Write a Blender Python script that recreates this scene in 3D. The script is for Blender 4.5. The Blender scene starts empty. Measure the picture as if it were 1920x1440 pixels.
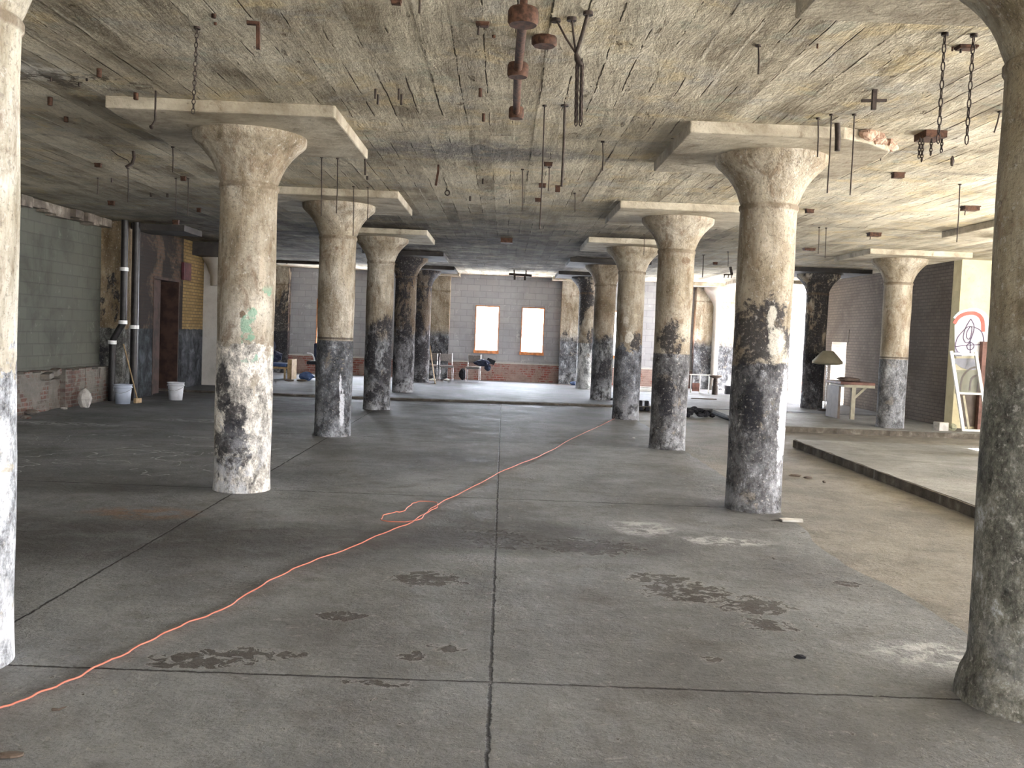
import bpy, math, random
from mathutils import Vector, Matrix
random.seed(7)
sc = bpy.context.scene
C = sc.collection
PI = math.pi
# ---------------------------------------------------------------- camera (solved from the column grid)
FPX, PITCH, YAW, ROLL, CH = 1773.476, 0.0530, 0.0107, 0.0401, 1.6154
_F = Vector((math.sin(YAW)*math.cos(PITCH), math.cos(YAW)*math.cos(PITCH), -math.sin(PITCH)))
_R0 = Vector((math.cos(YAW), -math.sin(YAW), 0)); _U0 = _R0.cross(_F)
_R = math.cos(ROLL)*_R0 + math.sin(ROLL)*_U0
_U = -math.sin(ROLL)*_R0 + math.cos(ROLL)*_U0
CAMP = Vector((0, 0, CH))
cd = bpy.data.cameras.new('camera'); cam = bpy.data.objects.new('camera', cd); C.objects.link(cam)
cd.sensor_width = 36; cd.lens = FPX/1920*36; cd.clip_start = 0.05; cd.clip_end = 300
M = Matrix((_R, _U, -_F)).transposed().to_4x4(); M.translation = CAMP
cam.matrix_world = M
sc.camera = cam
# ---------------------------------------------------------------- view, sky, sun, daylight in the openings, added fill from behind
sc.view_settings.view_transform = 'Standard'; sc.view_settings.look = 'None'
sc.view_settings.exposure = 1.3; sc.view_settings.gamma = 1; sc.view_settings.use_curve_mapping = False
sc.cycles.use_denoising = True
sc.cycles.use_adaptive_sampling = True; sc.cycles.adaptive_threshold = 0.12; sc.cycles.adaptive_min_samples = 16
sc.cycles.max_bounces = 6; sc.cycles.diffuse_bounces = 4; sc.cycles.glossy_bounces = 3
sc.cycles.caustics_reflective = False; sc.cycles.caustics_refractive = False
w = bpy.data.worlds.new('sky'); sc.world = w; w.use_nodes = True
bg = w.node_tree.nodes['Background']; bg.inputs[0].default_value = (0.97, 0.965, 1.0, 1); bg.inputs[1].default_value = 6.0
SUN_DIR = Vector((-0.85, 0.13, -0.49)).normalized()
sl = bpy.data.lights.new('sun', 'SUN'); sl.energy = 110; sl.angle = 0.009; sl.color = (1.0, 0.95, 0.87)
so = bpy.data.objects.new('sun', sl); C.objects.link(so); so.rotation_euler = SUN_DIR.to_track_quat('-Z', 'Y').to_euler()
so.location = (20, -3, 12)
def window_light(name, center, normal, wx, wz, radiance, col=(0.97, 0.965, 1.0)):
    l = bpy.data.lights.new(name, 'AREA'); l.shape = 'RECTANGLE'; l.size = wx; l.size_y = wz
    l.energy = radiance*PI*wx*wz; l.color = col
    o = bpy.data.objects.new(name, l); C.objects.link(o); o.location = center
    n = Vector(normal).normalized(); side = Vector((0, 0, 1)).cross(n).normalized()
    o.matrix_world = Matrix.Translation(center) @ Matrix((side, n.cross(side), -n)).transposed().to_4x4() if False else \
        Matrix.Translation(center) @ n.to_track_quat('-Z', 'Y').to_matrix().to_4x4()
    return o
SKYR = 8.0
RW = 12.9                                            # right wall of the near hall
RIGHT_OPEN = [(-5.3, -1.2), (-0.5, 3.9), (4.7, 8.8), (9.6, 14.45)]
for a, b in RIGHT_OPEN:
    window_light('daylight_and_fill', ((RW+.02), (a+b)/2, 2.09), (-1, 0, 0), b-a, 2.3, SKYR)
FARW = 11.6                                          # right wall of the far hall
FAR_OPEN = [(23.6, 26.6), (27.4, 31.0)]
for a, b in FAR_OPEN:
    window_light('daylight_and_fill', (FARW+.02, (a+b)/2, 1.9), (-1, 0, 0), b-a, 2.6, SKYR*4.0)
BACK_FILL_OPEN = [(-6.2, -3.9), (-1.4, 1.4), (3.9, 6.2), (8.4, 10.8)]  # added openings behind the camera, fill light for surfaces facing it
for a, b in BACK_FILL_OPEN:
    window_light('daylight_and_fill', ((a+b)/2, -6.02, 1.9), (0, 1, 0), b-a, 1.9, SKYR*.4)
FAR_WIN = [(-6.19, -5.45), (-4.5, -3.7), (-0.96, -0.17), (0.56, 1.32), (3.5, 4.3), (5.05, 5.85), (8.95, 9.85), (9.98, 10.6)]
for a, b in FAR_WIN:
    window_light('daylight_and_fill', ((a+b)/2, 31.66, 1.72), (0, -1, 0), b-a, 1.55, SKYR*5.0, (.80, .88, 1.0))

# ---------------------------------------------------------------- pixel -> world helpers (measured from the photograph)
def ray(px, py):
    return _F + _R*((px-960)/FPX) - _U*((py-720)/FPX)
def on(px, py, ax, val):
    d = ray(px, py); t = (val-CAMP[ax])/d[ax]; return CAMP + t*d
def flo(px, py, z=0.0): return on(px, py, 2, z)
def cei(px, py, z=3.5): return on(px, py, 2, z)
def at(px, py, Y): return on(px, py, 1, Y)
# ---------------------------------------------------------------- mesh builder
class MB:
    def __init__(s): s.v = []; s.f = []; s.sm = []
    def add(s, vs, fs, smooth=False):
        n = len(s.v); s.v += [tuple(v) for v in vs]; s.f += [tuple(i+n for i in f) for f in fs]; s.sm += [smooth]*len(fs); return s
    def box(s, a, b, rz=0.0):
        x0, y0, z0 = a; x1, y1, z1 = b
        vs = [(x0,y0,z0),(x1,y0,z0),(x1,y1,z0),(x0,y1,z0),(x0,y0,z1),(x1,y0,z1),(x1,y1,z1),(x0,y1,z1)]
        if rz:
            cx, cy = (x0+x1)/2, (y0+y1)/2; c, q = math.cos(rz), math.sin(rz)
            vs = [(cx+(x-cx)*c-(y-cy)*q, cy+(x-cx)*q+(y-cy)*c, z) for x, y, z in vs]
        return s.add(vs, [(0,3,2,1),(4,5,6,7),(0,1,5,4),(1,2,6,5),(2,3,7,6),(3,0,4,7)])
    def obox(s, c, ax, ay, az):                       # oriented box: centre and half axes
        c, ax, ay, az = map(Vector, (c, ax, ay, az)); vs = []
        for k in (-1, 1):
            for i, j in ((-1,-1),(1,-1),(1,1),(-1,1)): vs.append(c+i*ax+j*ay+k*az)
        return s.add(vs, [(0,3,2,1),(4,5,6,7),(0,1,5,4),(1,2,6,5),(2,3,7,6),(3,0,4,7)])
    def bar(s, p, q, wd, th, up=(0, 0, 1)):           # rectangular bar
        p, q = Vector(p), Vector(q); d = (q-p); L = d.length; d.normalize(); u = Vector(up)
        if abs(d.dot(u)) > .97: u = Vector((0, 1, 0))
        r = d.cross(u).normalized(); u = r.cross(d)
        return s.obox((p+q)/2, r*wd/2, d*L/2, u*th/2)
    def lathe(s, prof, c=(0,0,0), n=32, caps=True, rag=0.0, rnd=None):
        vs = []; m = len(prof)
        for r, z in prof:
            for i in range(n):
                a = 2*PI*i/n; rr = r*(1+(rnd.uniform(-rag, rag) if rnd else 0)); vs.append((c[0]+rr*math.cos(a), c[1]+rr*math.sin(a), c[2]+z))
        fs = [(j*n+i, j*n+(i+1) % n, (j+1)*n+(i+1) % n, (j+1)*n+i) for j in range(m-1) for i in range(n)]
        s.add(vs, fs, True)
        if caps:
            s.add([vs[i] for i in range(n)], [tuple(range(n))[::-1]]); s.add([vs[(m-1)*n+i] for i in range(n)], [tuple(range(n))])
        return s
    def tube(s, pts, r, n=8, caps=True, closed=False):
        pts = [Vector(p) for p in pts]; m = len(pts); vs = []; prev = None
        for i, p in enumerate(pts):
            if closed: t = pts[(i+1) % m]-pts[i-1]
            else: t = pts[min(i+1, m-1)]-pts[max(i-1, 0)]
            t.normalize()
            if prev is None:
                a = Vector((0, 0, 1)) if abs(t.z) < .9 else Vector((1, 0, 0)); u = t.cross(a).normalized()
            else:
                u = prev - t*prev.dot(t); u.normalize()
            prev = u; v = t.cross(u); rr = r[i] if isinstance(r, (list, tuple)) else r
            for k in range(n):
                a = 2*PI*k/n; vs.append(p+rr*(math.cos(a)*u+math.sin(a)*v))
        mm = m if closed else m-1
        fs = [(j*n+k, j*n+(k+1) % n, ((j+1) % m)*n+(k+1) % n, ((j+1) % m)*n+k) for j in range(mm) for k in range(n)]
        s.add(vs, fs, True)
        if caps and not closed:
            s.add(vs[:n], [tuple(range(n))[::-1]]); s.add(vs[-n:], [tuple(range(n))])
        return s
    def prism(s, poly, z0, z1):                       # poly CCW in xy
        n = len(poly); vs = [(x, y, z0) for x, y in poly]+[(x, y, z1) for x, y in poly]
        return s.add(vs, [tuple(range(n))[::-1], tuple(range(n, 2*n))]+[(i, (i+1) % n, n+(i+1) % n, n+i) for i in range(n)])
    def prism_y(s, poly, y0, y1):                     # poly in xz extruded along y
        n = len(poly); vs = [(x, y0, z) for x, z in poly]+[(x, y1, z) for x, z in poly]
        return s.add(vs, [tuple(range(n)), tuple(range(n, 2*n))[::-1]]+[(i, n+i, n+(i+1) % n, (i+1) % n) for i in range(n)])
    def rock(s, c, sx, sy, sz, seed=0, n=9):
        rn = random.Random(seed); vs = []; rows = 6
        for j in range(rows+1):
            th = PI*j/rows
            for i in range(n):
                a = 2*PI*i/n; k = rn.uniform(.72, 1.1)
                vs.append((c[0]+sx*k*math.sin(th)*math.cos(a), c[1]+sy*k*math.sin(th)*math.sin(a), c[2]+sz*(math.cos(th) if j in (0, rows) else math.cos(th)*rn.uniform(.8, 1.05))))
        fs = [(j*n+i, (j+1)*n+i, (j+1)*n+(i+1) % n, j*n+(i+1) % n) for j in range(rows) for i in range(n)]
        return s.add(vs, fs)
    def build(s, name, mat, parent=None, label=None, bevel=0.0):
        me = bpy.data.meshes.new(name); me.from_pydata(s.v, [], s.f); me.materials.append(mat)
        me.polygons.foreach_set('use_smooth', s.sm); me.update(); me.validate()
        o = bpy.data.objects.new(name, me); C.objects.link(o)
        if parent:
            o.parent = parent; pm = parent; off = Vector((0, 0, 0))
            while pm: off += pm.location; pm = pm.parent
            o.matrix_parent_inverse = Matrix.Translation(-off)
        if label: o['label'] = label
        if bevel:
            b = o.modifiers.new('bevel', 'BEVEL'); b.width = bevel; b.segments = 2; b.limit_method = 'ANGLE'
        return o
def empty(name, loc):
    o = bpy.data.objects.new(name, None); o.empty_display_size = .1; C.objects.link(o); o.location = loc; return o
def tag(o, label, cat, group=None, kind=None):
    o['label'] = label; o['category'] = cat
    if group: o['group'] = group
    if kind: o['kind'] = kind
    return o
def struct(mb, name, mat, label=None):
    o = mb.build(name, mat); o['kind'] = 'structure'
    if label: o['label'] = label; o['category'] = name.split('_')[0]
    return o
# ---------------------------------------------------------------- node helpers
class NT:
    def __init__(s, name):
        s.m = bpy.data.materials.new(name); s.m.use_nodes = True; s.t = s.m.node_tree
        s.b = s.t.nodes['Principled BSDF']; s.geo = None
    def n(s, typ, **kw):
        x = s.t.nodes.new(typ)
        for k, v in kw.items():
            if k.startswith('_'): setattr(x, k[1:], v)
        return x
    def put(s, sock, v):
        if hasattr(v, 'is_output') or isinstance(v, bpy.types.NodeSocket): s.t.links.new(v, sock)
        elif isinstance(v, (tuple, list)) and len(v) == 3 and sock.type == 'RGBA': sock.default_value = (*v, 1)
        else: sock.default_value = v
    def pos(s):
        if s.geo is None: s.geo = s.n('ShaderNodeNewGeometry').outputs['Position']
        return s.geo
    def xyz(s):
        if not hasattr(s, '_x'):
            q = s.n('ShaderNodeSeparateXYZ'); s.put(q.inputs[0], s.pos()); s._x = q.outputs
        return s._x
    def vec(s, x, y, z):
        q = s.n('ShaderNodeCombineXYZ'); s.put(q.inputs[0], x); s.put(q.inputs[1], y); s.put(q.inputs[2], z); return q.outputs[0]
    def m3(s, op, a, b=0.0, c=0.0, clamp=False):
        q = s.n('ShaderNodeMath'); q.operation = op; q.use_clamp = clamp
        s.put(q.inputs[0], a); s.put(q.inputs[1], b)
        if op in ('MULTIPLY_ADD', 'SMOOTH_MIN', 'SMOOTH_MAX', 'COMPARE'): s.put(q.inputs[2], c)
        return q.outputs[0]
    def scale(s, v, sx, sy, sz):
        q = s.n('ShaderNodeVectorMath'); q.operation = 'MULTIPLY'; s.put(q.inputs[0], v); q.inputs[1].default_value = (sx, sy, sz); return q.outputs[0]
    def noise(s, sc_, det=6, rough=.6, dist=0.0, v=None, off=None):
        v = v if v is not None else s.pos()
        if off:
            q = s.n('ShaderNodeVectorMath'); q.operation = 'ADD'; s.put(q.inputs[0], v); q.inputs[1].default_value = off; v = q.outputs[0]
        q = s.n('ShaderNodeTexNoise'); s.put(q.inputs['Vector'], v); q.inputs['Scale'].default_value = sc_
        q.inputs['Detail'].default_value = min(det, 6); q.inputs['Roughness'].default_value = rough; q.inputs['Distortion'].default_value = dist
        return q.outputs['Fac']
    def ss(s, v, a, b, lo=0.0, hi=1.0):                # smoothstep map
        q = s.n('ShaderNodeMapRange'); q.interpolation_type = 'SMOOTHSTEP'; s.put(q.inputs['Value'], v)
        q.inputs['From Min'].default_value = a; q.inputs['From Max'].default_value = b
        q.inputs['To Min'].default_value = lo; q.inputs['To Max'].default_value = hi; return q.outputs[0]
    def ramp(s, fac, stops):
        q = s.n('ShaderNodeValToRGB'); s.put(q.inputs[0], fac); e = q.color_ramp.elements
        while len(e) < len(stops): e.new(.5)
        for i, (p, c) in enumerate(stops): e[i].position = p; e[i].color = (*c, 1)
        return q.outputs[0]
    def mix(s, f, a, b, mode='MIX'):
        q = s.n('ShaderNodeMix'); q.data_type = 'RGBA'; q.blend_type = mode
        s.put(q.inputs[0], f); s.put(q.inputs[6], a); s.put(q.inputs[7], b); return q.outputs[2]
    def mul(s, *a):
        r = a[0]
        for x in a[1:]: r = s.m3('MULTIPLY', r, x)
        return r
    def inv(s, a): return s.m3('SUBTRACT', 1.0, a)
    def mx(s, a, b): return s.m3('MAXIMUM', a, b)
    def blob(s, x, y, rx, ry):                         # soft ellipse on the floor / ceiling
        X = s.xyz(); dx = s.m3('DIVIDE', s.m3('SUBTRACT', X[0], x), rx); dy = s.m3('DIVIDE', s.m3('SUBTRACT', X[1], y), ry)
        d = s.m3('ADD', s.mul(dx, dx), s.mul(dy, dy)); return s.ss(d, 0.0, 1.0, 1.0, 0.0)
    def out(s, col, rough=.9, h=None, bd=.02, bs=.6, spec=.25, metal=0.0):
        s.put(s.b.inputs['Base Color'], col); s.put(s.b.inputs['Roughness'], rough)
        s.b.inputs['Specular IOR Level'].default_value = spec; s.put(s.b.inputs['Metallic'], metal)
        if h is not None:
            q = s.n('ShaderNodeBump'); q.inputs['Strength'].default_value = bs; q.inputs['Distance'].default_value = bd
            s.put(q.inputs['Height'], h); s.t.links.new(q.outputs[0], s.b.inputs['Normal'])
        return s.m
def plain(name, col, rough=.7, var=.25, sc_=8, metal=0.0, spec=.4):
    k = NT(name); n = k.noise(sc_, 5, .6)
    c = k.mix(k.ss(n, .35, .65), tuple(x*(1-var) for x in col), tuple(min(1, x*(1+var)) for x in col))
    return k.out(c, rough, k.noise(sc_*5, 3), .003, .4, spec, metal)

# ---------------------------------------------------------------- materials
def column_mat(name, off, black=.5, low=(.20, .21, .23), upper_soot=0.0, patch_top=1.2, ring=True, green=False, white=.5, wob=.12, up=(1, 1, 1), sharp=True, spots=(), cx=0.0):
    k = NT(name); X = k.xyz(); z = X[2]; P = k.pos(); o = off
    big = k.noise(1.3, 8, .65, .4, off=o)
    base = k.ramp(big, [(.3, (.19, .15, .10)), (.42, (.31, .26, .19)), (.55, (.42, .37, .295)), (.70, (.60, .56, .48))])
    base = k.mix(1.0, base, up, 'MULTIPLY')
    vs = k.noise(3.0, 8, .75, .2, v=k.scale(P, 1.6, 1.6, .3), off=o); base = k.mix(1.0, base, k.ramp(vs, [(.36, (.58, .54, .48)), (.5, (1, 1, 1)), (.62, (1.25, 1.24, 1.22))]), 'MULTIPLY')
    st = k.noise(4.5, 8, .7, .6, v=k.scale(P, 1, 1, .55), off=(o[0]+9, o[1], o[2]))
    base = k.mix(k.ss(st, .52, .66, 0, .7), base, (.20, .14, .09))
    pit = k.noise(22, 5, .6, off=o)
    base = k.mix(k.ss(pit, .62, .72, 0, .6), base, (.12, .09, .06))
    # lower paint band
    wz = k.m3('MULTIPLY_ADD', k.noise(3.0, 7, .7, 0, off=o), wob*2, -wob)
    zz = k.m3('ADD', z, wz)
    lown = k.noise(4.6, 10, .86, .1, v=k.scale(P, 1, 1, .7), off=(o[0], o[1]+5, o[2]))
    lowc = k.ramp(lown, [(.36, tuple(x*.22 for x in low)), (.49, low), (.58, tuple(min(1, x*1.9) for x in low)), (.68, (.60, .62, .66))])
    m_low = k.ss(zz, 1.40, 1.43 if sharp else 1.75, 1.0, 0.0)
    # peeled bits where the cream shows through
    peel = k.noise(2.1, 8, .7, .3, off=(o[0]+3, o[1]+8, o[2]))
    m_low = k.mul(m_low, k.inv(k.ss(peel, .60, .64, 0, .85*white+.1)))
    col = k.mix(m_low, base, lowc)
    # black soot / tar patches
    sn = k.noise(1.7, 9, .72, .35, v=k.scale(P, 1, 1, .5), off=(o[0]+21, o[1], o[2]))
    hgt = k.ss(z, patch_top-.5, patch_top+.5, black, upper_soot)
    m_b = k.ss(k.m3('ADD', sn, k.m3('SUBTRACT', hgt, .5)), .54, .60, 0, .93)
    speck = k.ss(k.noise(14, 7, .7, off=o), .56, .64, 0, .6)
    col = k.mix(k.mul(m_b, k.inv(speck)), col, (.034, .033, .038))
    for kind, sx_, sz_, rx_, rz_ in spots:
        dx = k.m3('DIVIDE', k.m3('SUBTRACT', X[0], cx+sx_), rx_); dz = k.m3('DIVIDE', k.m3('SUBTRACT', z, sz_), rz_)
        dd = k.m3('ADD', k.m3('ADD', k.mul(dx, dx), k.mul(dz, dz)), k.m3('MULTIPLY_ADD', k.noise(4.5, 10, .75, .3, off=o), 5.0, -2.3))
        sc3 = {'k': (.028, .028, .034), 'c': (.62, .58, .50), 'r': (.19, .13, .085), 'w': (.72, .73, .78)}[kind]
        col = k.mix(k.m3('MULTIPLY', k.ss(dd, .6, 1.15, .9, 0), k.inv(k.m3('MULTIPLY', speck, .8))), col, sc3)
    fine = k.ss(k.noise(34, 6, .75, off=o), .53, .63, 0, .45); col = k.mix(fine, col, (.10, .085, .07))
    fine2 = k.ss(k.noise(27, 6, .75, off=(o[0]+3, o[1], o[2]+5)), .57, .66, 0, .5); col = k.mix(fine2, col, (.66, .63, .58))
    # white bloom close to the foot
    wf = k.mul(k.ss(z, .15, .75, 1, 0), k.ss(k.noise(5, 8, .7, off=(o[0]+2, o[1]+2, o[2])), .45, .6, 0, 1))
    col = k.mix(k.mul(wf, white*.85), col, (.66, .68, .72))
    if ring:
        rl = k.mul(k.ss(z, 1.425, 1.435, 0, 1), k.ss(z, 1.455, 1.465, 1, 0)); col = k.mix(k.m3('MULTIPLY', rl, .75), col, (.05, .04, .035))
    seam = k.mul(k.ss(z, 2.88, 2.9, 0, 1), k.ss(z, 2.93, 2.96, 1, 0), k.ss(k.noise(7, 5, .6, off=o), .4, .55, .2, 1))
    col = k.mix(k.m3('MULTIPLY', seam, .7), col, (.16, .12, .08))
    if green:
        g = k.mul(k.ss(k.noise(5, 4, .6, off=(o[0]+4, o[1], o[2])), .56, .6), k.ss(z, 1.2, 1.3), k.ss(z, 1.9, 2.0, 1, 0), k.ss(X[0], green, green+.04))
        col = k.mix(k.m3('MULTIPLY', g, .6), col, (.16, .42, .29))
    h = k.m3('ADD', k.noise(9, 9, .72, off=o), k.m3('MULTIPLY', st, .8))
    return k.out(col, .88, h, .035, .9, .2)

def concrete(name, stops, sc_=1.2, stain=(.2, .16, .11), samt=.4, bump=.5):
    k = NT(name); c = k.ramp(k.noise(sc_, 9, .65, .3), stops)
    c = k.mix(k.ss(k.noise(sc_*3.3, 8, .7, .5), .56, .7, 0, samt), c, stain)
    c = k.mix(k.ss(k.noise(24, 5, .6), .62, .72, 0, .45), c, tuple(x*.4 for x in stain))
    return k.out(c, .9, k.noise(10, 8, .65), .02, bump, .2)
m_panel = concrete('panel_concrete', [(.32, (.26, .22, .16)), (.46, (.40, .35, .27)), (.58, (.52, .47, .37)), (.7, (.62, .57, .47))], 2.2, (.16, .12, .08), .6, .8)
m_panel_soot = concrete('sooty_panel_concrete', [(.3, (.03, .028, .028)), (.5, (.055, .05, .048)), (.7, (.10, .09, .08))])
m_agg = concrete('broken_aggregate', [(.3, (.30, .17, .12)), (.5, (.48, .33, .25)), (.7, (.62, .50, .38))], 14, (.2, .1, .07), .6, 1.0)
m_rubble = concrete('pale_rubble', [(.3, (.35, .33, .30)), (.6, (.6, .58, .54))], 5)

def ceiling_mat():
    k = NT('board_marked_ceiling'); X = k.xyz(); x, y = X[0], X[1]
    bw = .205
    xi = k.m3('FLOOR', k.m3('DIVIDE', x, bw)); yi = k.m3('FLOOR', k.m3('DIVIDE', k.m3('ADD', y, .6), 4.88))
    wn = k.n('ShaderNodeTexWhiteNoise'); wn.noise_dimensions = '2D'; k.put(wn.inputs['Vector'], k.vec(xi, yi, 0.0))
    streak = k.noise(1.0, 9, .74, .3, v=k.vec(k.m3('MULTIPLY', x, 5.0), k.m3('MULTIPLY', y, .9), wn.outputs[0]))
    big = k.noise(.8, 9, .68, .5)
    f = k.m3('ADD', k.m3('MULTIPLY', streak, .42), k.m3('ADD', k.m3('MULTIPLY', big, .48), k.m3('MULTIPLY', wn.outputs[0], .12)))
    c = k.ramp(f, [(.40, (.27, .235, .18)), (.48, (.46, .41, .32)), (.55, (.62, .565, .45)), (.63, (.77, .71, .58))])
    c = k.mix(k.ss(k.noise(1.9, 8, .7, .3, off=(31, 0, 0)), .50, .66, 0, .55), c, (.42, .41, .385))
    c = k.mix(k.ss(k.noise(1.5, 8, .7, .4, off=(3, 17, 0)), .52, .66, 0, .6), c, (.66, .54, .32))
    c = k.mix(k.ss(k.noise(2.3, 8, .7, .4, off=(13, 7, 0)), .56, .66, 0, .4), c, (.33, .37, .31))
    fx = k.m3('FRACT', k.m3('DIVIDE', k.m3('ADD', x, k.m3('MULTIPLY_ADD', k.noise(1.7, 6, .7), .05, -.025)), bw))
    gap = k.mx(k.ss(fx, 0.0, .045, 1, 0), k.ss(fx, .97, 1.0, 0, 1))
    gm = k.mul(gap, k.ss(k.noise(1.1, 7, .75, 0, off=(5, 5, 0)), .50, .60, .0, 1.0))
    c = k.mix(k.m3('MULTIPLY', gm, .8), c, (.12, .09, .065))
    rid = k.mul(k.mx(k.ss(fx, .03, .10, 0, 1), 0.0), k.ss(fx, .10, .2, 1, 0), k.ss(k.noise(.9, 6, .7, 0, off=(15, 2, 0)), .52, .6))
    c = k.mix(k.m3('MULTIPLY', rid, .8), c, (.74, .69, .58))
    scar = k.ss(k.noise(1.0, 7, .7, .5, v=k.vec(k.m3('MULTIPLY', x, 8.0), k.m3('MULTIPLY', y, 2.2), 3.0)), .64, .68, 0, .75)
    c = k.mix(scar, c, (.12, .09, .06))
    pit = k.ss(k.noise(9, 6, .7), .66, .70, 0, .8); c = k.mix(pit, c, (.09, .065, .045))
    c = k.mix(k.ss(k.noise(30, 5, .8), .52, .64, 0, .35), c, (.24, .20, .14))
    # cross line of the pour every bay
    fy = k.m3('FRACT', k.m3('DIVIDE', k.m3('ADD', y, k.m3('MULTIPLY_ADD', k.noise(1.2, 4, .6), .25, -.72+.24)), 4.88))
    pour = k.mx(k.ss(fy, 0, .03, 1, 0), k.ss(fy, .97, 1, 0, 1))
    c = k.mix(k.mul(pour, k.ss(k.noise(3, 6, .7), .42, .6, 0, .6)), c, (.13, .12, .12))
    # damp grey scar across the middle boards
    d = k.mul(k.blob(-.35, 10.0, 1.6, .75), k.ss(k.noise(4.5, 7, .7, .4), .36, .52, .2, .85)); c = k.mix(d, c, (.17, .17, .18))
    d = k.mul(k.blob(-3.9, 7.5, .75, .34), k.ss(k.noise(6, 7, .7, .4), .42, .52, 0, .9)); c = k.mix(d, c, (.80, .78, .72))
    d = k.mul(k.blob(-3.5, 7.75, .8, .4), k.ss(k.noise(5, 7, .7, .4, off=(8, 0, 0)), .5, .56, 0, .9)); c = k.mix(d, c, (.12, .10, .08))
    # fire soot over the middle of the hall
    sy = k.mul(k.ss(y, 11.5, 19.0), k.ss(y, 27.4, 29.4, 1, 0)); sx = k.ss(x, 2.0, 7.0, 1, .12); sx2 = k.ss(x, -9, -5, .75, 1)
    sm = k.m3('MULTIPLY_ADD', k.noise(.9, 8, .7, .6), 1.3, -.32)
    soot = k.m3('MULTIPLY', k.mul(sy, sx, sx2), k.m3('MULTIPLY_ADD', k.ss(sm, .1, .5), .3, .7))
    c = k.mix(k.m3('MULTIPLY', soot, .93), c, k.mix(k.ss(k.noise(3, 8, .75), .42, .6), (.028, .025, .027), (.10, .092, .088)))
    h = k.m3('ADD', k.m3('MULTIPLY', streak, .7), k.m3('ADD', k.m3('MULTIPLY', gm, -.8), k.m3('ADD', k.m3('MULTIPLY', k.noise(13, 7, .65), .5), k.m3('MULTIPLY', scar, -.6))))
    return k.out(c, 1.0, h, .035, 1.0, .02)
m_ceil = ceiling_mat()

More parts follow.
